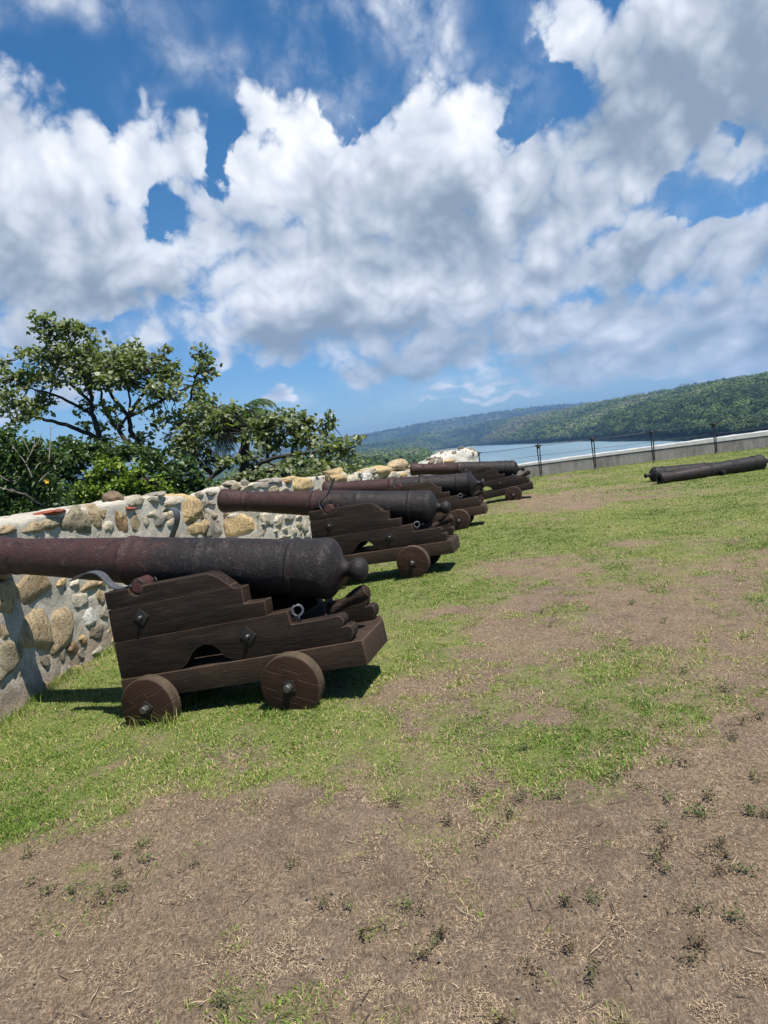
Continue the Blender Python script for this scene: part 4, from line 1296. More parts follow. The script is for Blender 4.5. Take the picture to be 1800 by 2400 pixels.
def forest():
    r = np.random.default_rng(404)
    PROT = {k: [crown_proto(nf, 500 + 10 * k + i, r.uniform(.62, .95)) for i in range(7)] for k, nf in ((0, 230), (1, 90), (2, 36))}
    VS = []; TS = []; n0 = 0
    def plant(u, d, rad_, lod, lift=1.0, tb=None):
        z = terrain(u, d)
        n = len(u)
        kind = fbm(np.stack([u * d / 230, d / 230], -1), 3, 95)
        for i in range(n):
            Vp, Tp = PROT[lod][r.integers(0, 7)]
            a = r.uniform(0, 2 * math.pi); c, s = math.cos(a), math.sin(a); R = rad_[i]
            W = np.empty_like(Vp)
            W[:, 0] = (Vp[:, 0] * c - Vp[:, 1] * s) * R + u[i] * d[i]
            W[:, 1] = (Vp[:, 0] * s + Vp[:, 1] * c) * R + d[i]
            W[:, 2] = Vp[:, 2] * R * r.uniform(.8, 1.1) + z[i] + R * r.uniform(.3, .85) * lift
            VS.append(W); TS.append(np.clip((kind[i] - .5) * 1.7 + .53 + r.normal(0, .19) + Tp, 0, 1))
    # across the river
    n = 15000
    u = r.uniform(-.12, .64, n)
    s = np.interp(u, SU, SD); D1 = s + np.interp(u, [.1, .3, .56], [1100, 1000, 800])
    d = s + 16 + (D1 * 1.08 - s) * r.random(n) ** 1.35
    ok = r.random(n) < np.clip((d / 1500), .28, 1) * 1.15
    u, d, s = u[ok], d[ok], s[ok]
    nearm = d < 1150
    rr = r.uniform(5.5, 12.5, len(u)) * np.where(d - s < 60, .72, 1)
    plant(u[nearm], d[nearm], rr[nearm], 0)
    plant(u[~nearm], d[~nearm], rr[~nearm] * 1.1, 1)
    # dense bank and skyline rows
    for k in range(2):
        n = 1500; u = r.uniform(.09, .64, n); s = np.interp(u, SU, SD)
        if k == 0: d = s + r.uniform(13, 52, n); plant(u, d, r.uniform(3.5, 7.5, n), 1)
        else:
            D1 = s + np.interp(u, [.1, .3, .56], [1100, 1000, 800]); d = D1 * r.uniform(.93, 1.05, n); plant(u, d, r.uniform(7, 12, n), 1)
    # far ridge
    n = 6500; u = r.uniform(-.2, .5, n); d = r.uniform(3300, 5060, n)
    plant(u, d, r.uniform(11, 19, n), 2, .5)
    # this bank, left
    n = 900; d = r.uniform(60, 420, n); u = r.uniform(-.45, .085, n); plant(u, d, r.uniform(4, 8.5, n), 0)
    n = 1500; d = r.uniform(420, 1900, n); u = r.uniform(-.2, .07, n); plant(u, d, r.uniform(7, 12, n), 1)
    V = np.vstack(VS); T = np.concatenate(TS)
    F = np.arange(len(V)).reshape(-1, 4)
    me = np_mesh('forest', V, [F], False, {'tint': T})
    return link('forest', me, M['canopy'])


def mat_leaf(name, stops, trans=.3, under=None, rough=.5, spec=.4):
    m, t, b = newmat(name)
    a = t.attr('tint').outputs['Fac']
    c = t.ramp(a, stops)
    if under is not None:
        bf = t.n('ShaderNodeNewGeometry').outputs['Backfacing']
        c = t.mix(bf, c, t.mix(.35, under, c))
    setb(t, b, c, rough, None, spec)
    tr = t.n('ShaderNodeBsdfTranslucent', Color=t.mix(.5, c, (.16, .24, .03)))
    mx = t.n('ShaderNodeMixShader', i0=trans)
    t.t.links.new(b.outputs[0], mx.inputs[1]); t.t.links.new(tr.outputs[0], mx.inputs[2])
    out = [n for n in t.t.nodes if n.type == 'OUTPUT_MATERIAL'][0]
    t.t.links.new(mx.outputs[0], out.inputs[0])
    return m


M['canopy'] = mat_leaf('forest_canopy', [(0, (.022, .042, .015)), (.3, (.048, .082, .024)), (.55, (.088, .130, .036)), (.78, (.125, .165, .048)), (.95, (.155, .170, .070)), (1, (.17, .16, .10))], .2, None, .7, .2)
tag(forest(), kind='stuff')
# ------------------------------------------------------------------ trees beyond the wall
M['leaf'] = mat_leaf('broad_leaves', [(0, (.045, .070, .015)), (.4, (.095, .135, .027)), (.75, (.155, .200, .045)), (1, (.25, .28, .085))], .46, (.27, .30, .19), .42, .45)
M['leaf_bright'] = mat_leaf('bright_leaves', [(0, (.06, .11, .012)), (.5, (.135, .215, .018)), (1, (.24, .30, .03))], .35, None, .45, .4)
M['leaf_dark'] = mat_leaf('dark_leaves', [(0, (.022, .048, .013)), (.5, (.050, .098, .024)), (1, (.10, .165, .042))], .32, None, .4, .45)
M['frond'] = mat_leaf('palm_fronds', [(0, (.025, .045, .013)), (.5, (.055, .088, .024)), (1, (.16, .17, .05))], .3, None, .5, .3)
M['bark'] = mat_simple('tree_bark', (.035, .030, .024), .9, .4, 9, .6, .02, .2)
M['bark_pale'] = mat_simple('pale_bark', (.15, .135, .115), .9, .3, 9, .5, .01, .2)
M['petal'] = mat_simple('yellow_petals', (.65, .36, .02), .6, .2, 20, .1, .003, .3)


class Leaves:
    def __init__(s): s.V = []; s.T = []
    def cluster(s, c, R, n, size, r, tint=.45, spread=.22, droop=.35, slim=1.0):
        """n heart-shaped leaves on short stalks round a twig's end"""
        C = np.asarray(c) + r.normal(0, R * .5, (n, 3)) * np.array([1, 1, .75])
        nrm = r.normal(0, .62, (n, 3)); nrm[:, 2] += .75; nrm /= np.linalg.norm(nrm, axis=1)[:, None]
        d = r.normal(0, 1, (n, 3)); d[:, 2] -= droop
        d -= (d * nrm).sum(1)[:, None] * nrm; d /= np.linalg.norm(d, axis=1)[:, None] + 1e-9
        e = np.cross(nrm, d)
        L = size * r.uniform(.6, 1.25, n)[:, None]; w = L * r.uniform(.38, .52, n)[:, None] * slim; f = L * r.uniform(.02, .16, n)[:, None]
        b = C; t = C + d * L - nrm * f * .5
        l1 = C + d * L * .22 - e * w * .92 + nrm * f; l2 = C + d * L * .62 - e * w * .72 + nrm * f * .8
        r1 = C + d * L * .22 + e * w * .92 + nrm * f; r2 = C + d * L * .62 + e * w * .72 + nrm * f * .8
        s.V.append(np.stack([b, l1, l2, t, t, r2, r1, b], 1).reshape(-1, 3))
        s.T.append(np.repeat(np.clip(tint + r.normal(0, spread, n), 0, 1), 8))
    def build(s, name, mat, parent, origin):
        V = np.vstack(s.V) - np.asarray(origin); F = np.arange(len(V)).reshape(-1, 4)[:, ::-1]
        return link(name, np_mesh(name, V, [F], False, {'tint': np.concatenate(s.T)}), mat, parent)


def limb(mb, pts, r0, r1, Y, dY, seed, sub=4):
    """a limb surveyed in the photograph at distance Y, wandering dY in depth"""
    r = np.random.default_rng(seed)
    n = len(pts)
    P = np.array([at_y(px, py, Y + dY * (i / max(1, n - 1)) ** 1.2) for i, (px, py) in enumerate(pts)])
    out = []
    for i in range(n - 1):
        p0, p1, p2, p3 = P[max(0, i - 1)], P[i], P[i + 1], P[min(n - 1, i + 2)]
        for k in range(sub):
            t = k / sub
            out.append(.5 * ((2 * p1) + (p2 - p0) * t + (2 * p0 - 5 * p1 + 4 * p2 - p3) * t * t + (3 * p1 - p0 - 3 * p2 + p3) * t ** 3))
    out.append(P[-1]); out = np.array(out)
    out[1:-1] += r.normal(0, r0 * .18, (len(out) - 2, 3))
    mb.tube(out, np.linspace(r0, r1, len(out)), 7)
    return out


def px5(L): return [(x * .3014, 700 + y * .3014) for x, y in L]


def px6(L): return [(400 + x * .3617, 880 + y * .3617) for x, y in L]


def tree(name, label, cat, Y, limbs, ells, leafsize, per, mats, seed, depth=1.3, dens=1.0, group=None, tint=.45, slim=1.0):
    """limbs: (points, r0, r1, dY); ells: photo ellipses that the foliage fills, given depth"""
    r = np.random.default_rng(seed)
    w = MB(); skel = []
    for i, (pts, r0, r1, dY) in enumerate(limbs):
        skel.append(limb(w, pts, r0, r1, Y, dY, seed + i))
    SK = np.vstack(skel)
    o = np.array([SK[0][0], SK[0][1], SK[0][2]])
    root = empty(name, o); tag(root, label, cat, group)
    lv = Leaves(); m2p = Y / FOC
    for ex, ey, rx, ry in ells:
        c = at_y(ex, ey, Y)
        # the foliage lies round the limb nearest this ellipse in depth as well
        j = np.argmin(((SK - c) ** 2 * np.array([1, .15, 1])).sum(1)); c[1] += (SK[j][1] - Y) * .8; c = at_y(ex, ey, c[1])
        R = np.array([rx * m2p, min(rx * m2p, depth) * .8, ry * m2p])
        n = max(2, int(dens * rx * ry / 95.0))
        for q in range(n):
            d = r.normal(0, 1, 3); d /= np.linalg.norm(d); d *= r.random() ** .45
            p = c + d * R
            p[2] += p[0] * 0
            k = np.argmin(((SK - p) ** 2).sum(1)); a = SK[k]
            dist = np.linalg.norm(a - p)
            if dist > .12:
                mid = (a + p) / 2 + r.normal(0, dist * .08, 3); mid[2] -= dist * .05
                w.tube([a, mid, p], [.012 + .004 * dist, .009, .004], 4)
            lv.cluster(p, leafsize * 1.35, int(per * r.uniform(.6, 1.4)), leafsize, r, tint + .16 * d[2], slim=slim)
    V = w
    V.V = [v - o for v in V.V]
    V.build('trunk', mats[1], root)
    lv.build('crown', mats[0], root, o)
    return root


big_limbs = [
    (px5([(1010, 1480), (960, 1330), (850, 1180), (780, 1100), (740, 980), (715, 860), (708, 760), (695, 680), (640, 590), (560, 480), (480, 370), (400, 270), (330, 170)]), .09, .014, -.6),
    (px5([(785, 1108), (690, 1050), (520, 980), (400, 955), (300, 925), (225, 885), (120, 800), (40, 720)]), .062, .012, -1.0),
    (px5([(708, 805), (620, 725), (520, 650), (400, 600), (300, 500), (205, 430)]), .045, .010, .6),
    (px5([(705, 895), (590, 830), (450, 760), (330, 720), (220, 690), (120, 620)]), .045, .010, -.3),
    (px5([(1120, 1480), (1090, 1150), (1030, 1050), (1000, 930), (930, 830), (860, 740), (820, 650), (780, 560), (760, 450)]), .078, .014, .9),
    (px5([(1003, 905), (1060, 820), (1130, 710), (1150, 640), (1230, 540), (1290, 420)]), .055, .010, .2),
    (px5([(1003, 915), (1150, 850), (1300, 770), (1420, 710), (1560, 640)]), .05, .010, -.8),
    (px5([(1000, 1130), (910, 1000), (830, 900), (790, 800), (780, 700), (650, 570), (560, 500)]), .06, .010, 1.2),
    (px5([(930, 1000), (1000, 900), (1010, 760), (960, 620), (900, 470)]), .04, .010, .9),
    (px5([(1060, 1350), (1180, 1290), (1290, 1190), (1400, 1130), (1500, 1060), (1640, 1010)]), .075, .014, .4),
    (px5([(1440, 1090), (1460, 980), (1470, 850), (1500, 680), (1550, 540), (1570, 400)]), .05, .010, .3),
]
E5 = [(330, 165, 105, 60), (430, 260, 180, 75), (600, 240, 110, 80), (690, 260, 60, 50), (540, 400, 290, 110), (850, 420, 250, 105), (1110, 490, 240, 85), (1300, 560, 130, 110), (240, 440, 100, 60), (1010, 360, 60, 45), (1290, 395, 30, 30),
      (110, 620, 200, 105), (300, 620, 190, 75), (130, 820, 200, 110), (330, 800, 100, 70), (190, 935, 140, 45), (700, 610, 330, 95), (1000, 620, 290, 90), (1260, 730, 180, 115), (1290, 930, 150, 70), (820, 560, 260, 120), (560, 520, 250, 90), (930, 500, 300, 100),
      (880, 975, 80, 36), (660, 970, 66, 32), (640, 840, 70, 50), (780, 820, 40, 60), (760, 1000, 60, 40), (900, 860, 90, 50), (1100, 850, 60, 40), (1560, 410, 75, 55), (1590, 560, 110, 130), (1570, 760, 130, 110), (1540, 900, 100, 70),
      (860, 1085, 90, 28), (1110, 1075, 120, 42), (710, 1150, 120, 50), (920, 1190, 150, 90), (1130, 1200, 140, 70), (1350, 1060, 60, 50), (1450, 1180, 160, 80), (20, 480, 40, 60), (1390, 640, 60, 60), (1500, 990, 120, 70), (1630, 880, 90, 70), (1400, 980, 90, 50)]
tree('broadleaf_tree', 'tallest broadleaf tree at left, its bare dark limbs fanning out over the stone wall', 'tree', 17.5, big_limbs, px5([(a, b) for a, b, c, d in E5]) and [(a * K5, 700 + b * K5, c * K5, d * K5) for a, b, c, d in E5], .118, 12, (M['leaf'], M['bark']), 1201, 1.2, 1.55, 'broadleaf trees beyond the wall', .60)
r_limbs = [
    (px6([(180, 760), (225, 690), (330, 610), (420, 540), (470, 430), (500, 330)]), .065, .012, .3),
    (px6([(380, 720), (440, 650), (530, 600), (620, 550), (780, 510), (950, 495), (1120, 488), (1215, 450)]), .075, .012, -.7),
    (px6([(622, 552), (630, 480), (612, 380), (560, 280), (540, 220)]), .045, .010, .4),
    (px6([(625, 560), (700, 590), (850, 585), (1000, 600), (1150, 610)]), .03, .008, -.9),
    (px6([(790, 508), (800, 440), (870, 380), (980, 330), (1040, 290)]), .035, .008, .2),
    (px6([(640, 500), (720, 420), (800, 340), (880, 270)]), .035, .008, .8),
]
E6 = [(130, 470, 150, 90), (240, 330, 170, 100), (330, 250, 90, 50), (200, 230, 120, 50), (620, 270, 120, 50), (480, 400, 60, 30), (700, 320, 190, 90), (830, 370, 160, 95), (890, 270, 40, 50), (1030, 300, 55, 55), (980, 420, 160, 60), (930, 500, 180, 40), (1120, 460, 90, 50),
      (1210, 420, 40, 45), (1130, 520, 90, 30), (850, 570, 190, 32), (1030, 560, 120, 30), (330, 560, 120, 50), (700, 450, 110, 60), (1180, 600, 80, 36), (80, 420, 90, 60), (500, 540, 80, 40), (680, 640, 120, 30), (1050, 600, 90, 26), (620, 400, 120, 60), (760, 260, 60, 30), (300, 320, 130, 60), (430, 215, 80, 34), (560, 340, 90, 40)]
tree('broadleaf_tree', 'lower spreading broadleaf tree whose long branch reaches right past the palm', 'tree', 16.0, r_limbs, [(400 + a * .3617, 880 + b * .3617, c * .3617, d * .3617) for a, b, c, d in E6], .112, 12, (M['leaf'], M['bark']), 1301, 1.2, 1.6, 'broadleaf trees beyond the wall', .58)

# shrubs and undergrowth behind the wall
def shrub(label, Y, ells, size, per, mat, seed, dens, stems, tint=.45, bark=None, slim=1.0, name='shrub', depth=.9, rs=.022):
    return tree(name, label, 'shrub', Y, [(p, rs, rs * .4, 0.0) for p in stems], ells, size, per, (mat, bark or M['bark']), seed, depth, dens, None, tint, slim)


shrub('bright yellow-green shrub rising behind the stone wall top', 11.5, [(255, 1105, 45, 30), (220, 1135, 40, 35), (300, 1125, 55, 32), (345, 1145, 50, 25), (270, 1150, 70, 30), (200, 1165, 40, 25), (320, 1100, 20, 14), (380, 1150, 30, 20), (240, 1080, 16, 14)], .062, 15, M['leaf_bright'], 1401, 2.6,
      [[(260, 1230), (255, 1150), (250, 1095)], [(280, 1230), (310, 1140), (335, 1115)], [(230, 1230), (215, 1160), (205, 1130)]])
fl = shrub('dark leafy shrub at the left edge with one yellow flower and a slim bare stem', 9.5, [(25, 1040, 45, 35), (70, 1060, 45, 30), (20, 1100, 40, 40), (75, 1110, 40, 28), (125, 1075, 35, 25), (15, 1160, 40, 36), (60, 1185, 40, 25), (110, 1150, 24, 20), (10, 1020, 20, 20), (130, 1150, 20, 14), (30, 1210, 45, 22)], .085, 13, M['leaf_dark'], 1501, 2.1,
      [[(93, 1260), (88, 1170), (82, 1100), (80, 1085)], [(20, 1260), (15, 1150), (25, 1050)], [(60, 1260), (70, 1140), (75, 1070)]], .55, slim=.55)
mb = MB()
pf = at_y(111, 1127, 9.3) - np.array(fl.location)
r = np.random.default_rng(3)
for k in range(6):
    a = k * math.pi / 3; d = np.array([math.cos(a), -.45, math.sin(a)]); e = np.array([-math.sin(a), 0, math.cos(a)])
    mb.add([pf, pf + d * .02 + e * .014, pf + d * .042, pf + d * .02 - e * .014], [(0, 1, 2, 3)])
mb.build('flower', M['petal'], fl, False)
# bare bleached twigs in front of that shrub
tw = empty('bare_branch', at_y(0, 1120, 9.0))
tag(tw, 'bleached leafless branch with curling twigs at the left edge', 'dead branch')
mb = MB()
for i, (pts, r0) in enumerate([([(-40, 1080), (0, 1115), (30, 1128), (60, 1108), (85, 1080)], .010), ([(-40, 1130), (0, 1143), (25, 1150), (60, 1160), (85, 1175), (112, 1195)], .011), ([(25, 1146), (45, 1156), (62, 1158), (75, 1172), (100, 1182), (122, 1165)], .008), ([(82, 1100), (95, 1085), (130, 1082)], .007),
                               ([(75, 1120), (60, 1085), (30, 1045), (20, 1010)], .008), ([(60, 1085), (78, 1050), (82, 1015)], .007), ([(78, 1050), (92, 1030), (100, 1005)], .005), ([(115, 1080), (118, 1030), (119, 990)], .009), ([(119, 1005), (130, 1000), (138, 994)], .004), ([(70, 1060), (55, 1030), (52, 1005)], .005), ([(90, 1130), (110, 1110), (145, 1085)], .006)]):
    limb(mb, pts, r0, r0 * .35, 9.2, .3, 1600 + i)
mb.V = [v - np.array(tw.location) for v in mb.V]
mb.build('twigs', M['bark_pale'], tw)
for i, (lab, Y, el, sz, m_, d_, tn, st) in enumerate([
    ('mid green thicket filling the gap below the big tree crown', 15.0, [(150, 1060, 55, 30), (200, 1075, 50, 30), (130, 1100, 50, 40), (180, 1130, 50, 40), (250, 1065, 50, 24), (300, 1060, 40, 24), (160, 1040, 30, 16), (215, 1045, 26, 14)], .09, 'leaf_dark', 2.4, .5, [[(170, 1230), (160, 1120), (150, 1060)], [(230, 1230), (230, 1120), (240, 1070)]]),
    ('dark glossy shrub between the two broadleaf trees, low behind the wall', 14.0, [(370, 1100, 50, 30), (420, 1110, 55, 30), (460, 1140, 50, 24), (400, 1150, 60, 26), (350, 1070, 36, 22), (440, 1090, 30, 18), (500, 1155, 40, 14)], .085, 'leaf_dark', 2.4, .4, [[(400, 1230), (400, 1130), (390, 1080)], [(440, 1230), (445, 1140), (450, 1100)]]),
    ('leafy bush showing over the wall beside the big golden block', 14.5, [(560, 1125, 40, 16), (600, 1112, 46, 18), (650, 1105, 46, 16), (735, 1130, 34, 30), (690, 1110, 44, 18), (745, 1110, 26, 16), (530, 1135, 36, 14), (725, 1160, 30, 30)], .085, 'leaf', 2.2, .5, [[(600, 1200), (610, 1130), (620, 1105)], [(730, 1220), (735, 1150), (738, 1115)]]),
    ('dark bush deep in shade at the far left behind the flowering shrub', 12.5, [(20, 1085, 60, 60), (70, 1140, 60, 60), (10, 1170, 50, 50), (110, 1180, 50, 34), (150, 1180, 50, 26)], .10, 'leaf_dark', 2.6, .3, [[(40, 1280), (40, 1150), (30, 1080)], [(100, 1280), (100, 1180), (90, 1130)]]),
]):
    shrub(lab, Y, el, sz, 12, M[m_], 1700 + 20 * i, d_, st, tn)


def palm():
    Y = 21.0
    c = at_y(560, 985, Y); base = at_y(540, 1330, Y)
    root = empty('coconut_palm', base)
    tag(root, 'coconut palm with long drooping fronds behind the spreading broadleaf tree', 'palm tree')
    o = np.array(base)
    mb = MB()
    P = [base + (c - base) * t + np.array([.25 * math.sin(t * 2.4), 0, 0]) for t in np.linspace(0, 1, 10)]
    P[-1] = c
    mb.tube(np.array(P) - o, np.linspace(.19, .12, 10), 10)
    mb.build('trunk', M['bark'], root)
    r = np.random.default_rng(12)
    for k in range(19):
        a = k * 2.399 + r.normal(0, .15); el = 1.15 - 1.5 * (k / 19) + r.normal(0, .08); L = r.uniform(1.35, 1.75)
        d = np.array([math.cos(a), math.sin(a), 0]); pts = []
        p = np.array(c); e = el
        n = 18
        for i in range(n + 1):
            pts.append(p.copy()); p = p + (d * math.cos(e) + np.array([0, 0, math.sin(e)])) * L / n; e -= (.085 + .05 * i / n) * (1.1 if el > 0 else .75)
        pts = np.array(pts)
        fb = MB(); fb.tube(pts - o, np.linspace(.024, .004, n + 1), 4, .9)
        side = np.cross(d, [0, 0, 1.0])
        tn = r.uniform(.2, .6) + (.35 if k > 15 else 0)
        for i in range(1, n):
            T = pts[i + 1] - pts[i - 1]; T /= np.linalg.norm(T)
            for q in (0, .5):
                b = pts[i] + T * L / n * q
                for sg in (-1, 1):
                    ll = .62 * math.sin(math.pi * (i / n * .82 + .14)) * r.uniform(.85, 1.15)
                    v = side * sg * .72 + T * .55 + np.array([0, 0, -.35 - .3 * r.random()]); v /= np.linalg.norm(v)
                    w = T * .016
                    m = b + v * ll * .5; tp = b + v * ll + np.array([0, 0, -.14 * ll])
                    fb.add(np.array([b - w, b + w, m + w * 1.2, m - w * 1.2, tp]) - o, [(0, 1, 2, 3), (3, 2, 4)], float(np.clip(tn + r.normal(0, .1), 0, 1)))
        fb.build('frond', M['frond'], root, False)


palm()

# ------------------------------------------------------------------ sky, sun, air
SUN_AZ, SUN_EL = rad(137), rad(66)       # compass style: clockwise from +Y
w = bpy.data.worlds.new('World'); SC.world = w; w.use_nodes = True
t = NT(w.node_tree); w.node_tree.nodes.clear()
STRENGTH = .085
SKYSEED = 7.7
CLOUDGAIN, SKYHUE, SKYSAT, SKYVAL, EXPO = 0.80, .5, 1.32, .82, .78
sky = t.n('ShaderNodeTexSky', dict(sky_type='NISHITA', sun_disc=False, sun_elevation=SUN_EL, sun_rotation=SUN_AZ, air_density=1.0, dust_density=.5, ozone_density=3.5))


def dir_ell(px, py, rx, ry):
    """an ellipse of the sky as centre and inverse radii in (azimuth, elevation)"""
    r = ray(px, py); a = math.atan2(r[0], r[1]); e = math.atan2(r[2], math.hypot(r[0], r[1]))
    k = FOC / np.linalg.norm(r)
    return a, e, 1 / (rx / FOC * k), 1 / (ry / FOC * k)


# cumulus lobes: centre, radii, strength (negative: clear gaps)
BLOBS = [
    (30, 330, 110, 125, 1), (140, 400, 150, 150, 1), (50, 560, 190, 180, 1), (230, 600, 170, 130, 1), (150, 690, 250, 75, .9), (390, 640, 70, 60, .8), (-150, 480, 220, 260, 1), (335, 235, 22, 50, .5), (350, 345, 85, 85, .95), (430, 350, 60, 75, .9), (300, 420, 80, 60, .9), (440, 430, 50, 50, .8),
    (600, 245, 75, 75, 1), (690, 300, 100, 75, 1), (560, 400, 70, 90, 1), (540, 500, 110, 90, 1), (720, 440, 190, 130, 1), (880, 420, 200, 130, 1), (1000, 290, 95, 80, 1), (1110, 270, 95, 80, 1), (1000, 470, 230, 170, 1), (1230, 430, 190, 130, 1), (650, 640, 230, 170, 1), (900, 700, 320, 150, 1), (820, 560, 170, 110, 1), (1250, 620, 200, 120, 1), (1100, 620, 300, 180, 1), (650, 790, 150, 60, .9), (930, 855, 160, 50, .8), (1150, 780, 260, 80, .9),
    (1340, 90, 120, 110, .9), (1560, 120, 240, 170, 1), (1780, 180, 200, 220, 1), (1470, 330, 190, 130, 1), (1640, 300, 200, 90, 1), (1340, 480, 170, 100, .9), (1690, 400, 90, 50, .8),
    (1500, 600, 260, 110, .9), (1760, 560, 160, 110, 1), (1420, 750, 280, 70, .8), (1700, 720, 250, 90, .85), (1500, 835, 320, 60, .9), (1800, 800, 200, 80, 1), (1300, 850, 220, 40, .75), (1150, 900, 160, 16, .5),
    (640, 930, 60, 26, .62), (740, 970, 90, 18, .6), (850, 990, 60, 12, .45), (0, 930, 120, 110, .75), (300, 800, 150, 80, .62), (90, 800, 150, 80, .8), (480, 760, 90, 60, .6), (180, 900, 200, 90, .6), (520, 850, 60, 40, .4), (1750, 870, 160, 30, .6), (1560, 880, 160, 24, .5), (1180, 930, 260, 12, .35),]
GAPS = [(368, 515, 32, 60), (505, 345, 24, 80), (252, 270, 22, 30), (790, 285, 36, 34), (1285, 180, 60, 75), (1215, 265, 36, 50), (1640, 500, 70, 26), (1700, 320, 28, 18), (310, 775, 40, 40), (1560, 440, 36, 30), (870, 250, 40, 24)]
# the heavy grey bases, and the brightest sunlit shoulders
DARK = [(130, 690, 200, 55, .75), (330, 680, 90, 40, .4), (680, 775, 130, 40, 1.0), (930, 870, 130, 30, .95), (900, 760, 160, 40, .5), (1060, 560, 170, 70, .5), (1040, 450, 70, 80, .35), (1230, 500, 120, 50, .4), (1250, 760, 170, 40, .5), (1500, 620, 240, 60, .5), (1600, 300, 240, 90, .55), (1400, 300, 120, 80, .35), (1560, 180, 200, 110, .5), (1750, 120, 160, 120, .3), (60, 560, 120, 80, .25), (1450, 800, 250, 40, .5), (1700, 650, 160, 50, .4), (1750, 780, 150, 40, .5), (780, 640, 120, 50, .3), (850, 600, 90, 50, .3), (1620, 430, 160, 30, .4)]
BRITE = [(600, 230, 80, 60, .8), (690, 290, 70, 60, .7), (1010, 250, 110, 60, 1.0), (1110, 270, 70, 70, .8), (60, 300, 160, 90, .55), (230, 370, 90, 80, .4), (660, 380, 150, 80, .5), (1190, 460, 60, 50, .6), (1150, 530, 60, 30, .5), (720, 660, 120, 50, .4), (860, 770, 60, 50, .4), (400, 330, 80, 50, .3), (1280, 120, 60, 60, .3), (1020, 660, 60, 30, .3), (560, 470, 80, 60, .4), (300, 560, 40, 60, .4)]
tc = t.n('ShaderNodeTexCoord').outputs['Generated']
sx = t.n('ShaderNodeSeparateXYZ', Vector=tc)
azim = t.math('ARCTAN2', sx.outputs[0], sx.outputs[1])
elev = t.math('ARCSINE', sx.outputs[2])
P0_ = t.n('ShaderNodeCombineXYZ', X=azim, Y=elev, Z=0.0).outputs[0]


def vadd(a, b): return t.n('ShaderNodeVectorMath', dict(operation='ADD'), i0=a, i1=b).outputs[0]


def texspace(p):
    """texture space shrinks towards the horizon as a cloud layer does"""
    s = t.n('ShaderNodeSeparateXYZ', Vector=p)
    e = t.math('MAXIMUM', s.outputs[1], 0.0)
    y = t.math('ADD', t.math('MULTIPLY', e, 1.75), t.math('MULTIPLY', t.math('LOGARITHM', t.math('ADD', e, .08), 2.718), .22))
    return t.n('ShaderNodeCombineXYZ', X=t.math('MULTIPLY_ADD', s.outputs[0], 2.1, SKYSEED), Y=y, Z=0.0).outputs[0]


def field(p, nf, nb):
    """noise of a cumulus: broad swells plus cauliflower heads (nb octaves of rounded billows)"""
    v = texspace(p)
    f = t.n('ShaderNodeTexNoise', dict(noise_dimensions='2D'), Vector=v, Scale=3.6, Detail=nf, Roughness=.55, Distortion=.25)
    n1 = f.outputs[0]
    wv = t.n('ShaderNodeVectorMath', dict(operation='MULTIPLY_ADD'), i0=f.outputs[1], i1=(.06, .06, 0), i2=v).outputs[0]
    u = t.math('MULTIPLY', t.math('SUBTRACT', n1, .5), 1.7)
    sc, am = 5.0, .95
    for k in range(nb):
        n = t.n('ShaderNodeTexNoise', dict(noise_dimensions='2D'), Vector=vadd(wv, (3.7 * k, 1.3 * k, 0)), Scale=sc, Detail=0.0).outputs[0]
        u = t.math('ADD', u, t.math('MULTIPLY_ADD', t.math('ABSOLUTE', t.math('SUBTRACT', n, .5)), 2 * am, -.27 * am))
        sc *= 2.15; am *= .56
    return u


def lobes(p, L, gain):
    u = None
    for px, py, rx, ry, amp in L:
        a, e, kx, ky = dir_ell(px, py, rx, ry)
        d = t.n('ShaderNodeVectorMath', dict(operation='MULTIPLY_ADD'), i0=p, i1=(kx, ky, 0), i2=(-a * kx, -e * ky, 0)).outputs[0]
        q = t.n('ShaderNodeVectorMath', dict(operation='DOT_PRODUCT'), i0=d, i1=d).outputs['Value']
        b = t.math('MULTIPLY_ADD', q, -gain, amp)
        u = b if u is None else t.math('SMOOTH_MAX', u, b, .25)
    return u


def glows(p, L):
    u = None
    for px, py, rx, ry, amp in L:
        a, e, kx, ky = dir_ell(px, py, rx, ry)
        d = t.n('ShaderNodeVectorMath', dict(operation='MULTIPLY_ADD'), i0=p, i1=(kx, ky, 0), i2=(-a * kx, -e * ky, 0)).outputs[0]
        q = t.n('ShaderNodeVectorMath', dict(operation='DOT_PRODUCT'), i0=d, i1=d).outputs['Value']
        b = t.math('MULTIPLY', t.math('POWER', .45, q), amp)
        u = b if u is None else t.math('ADD', u, b)
    return u


warp = t.n('ShaderNodeVectorMath', dict(operation='MULTIPLY_ADD'), i0=t.n('ShaderNodeTexNoise', dict(noise_dimensions='2D'), Vector=texspace(P0_), Scale=6, Detail=3, Roughness=.55).outputs[1], i1=(.07, .06, 0), i2=(-.035, -.03, 0)).outputs[0]
PW = vadd(P0_, warp)
PG = vadd(P0_, t.n('ShaderNodeVectorMath', dict(operation='MULTIPLY_ADD'), i0=t.n('ShaderNodeTexNoise', dict(noise_dimensions='2D'), Vector=texspace(P0_), Scale=5, Detail=1.5, Roughness=.5).outputs[1], i1=(.07, .05, 0), i2=(-.035, -.025, 0)).outputs[0])
shape = t.math('MAXIMUM', t.math('MINIMUM', lobes(PW, BLOBS, .85), .85), -.9)
gaps = lobes(PW, [(g[0], g[1], g[2] * 1.25, g[3] * 1.25, 1) for g in GAPS], .9)
F0 = field(P0_, 7.0, 6)
shape = t.math('SUBTRACT', shape, t.math('MULTIPLY', t.math('MAXIMUM', t.math('SUBTRACT', gaps, t.math('MULTIPLY', F0, .9)), 0.0), 1.0))
FA = field(P0_, 2.0, 3)
F1 = field(vadd(P0_, (.010, .018, 0)), 2.0, 3)
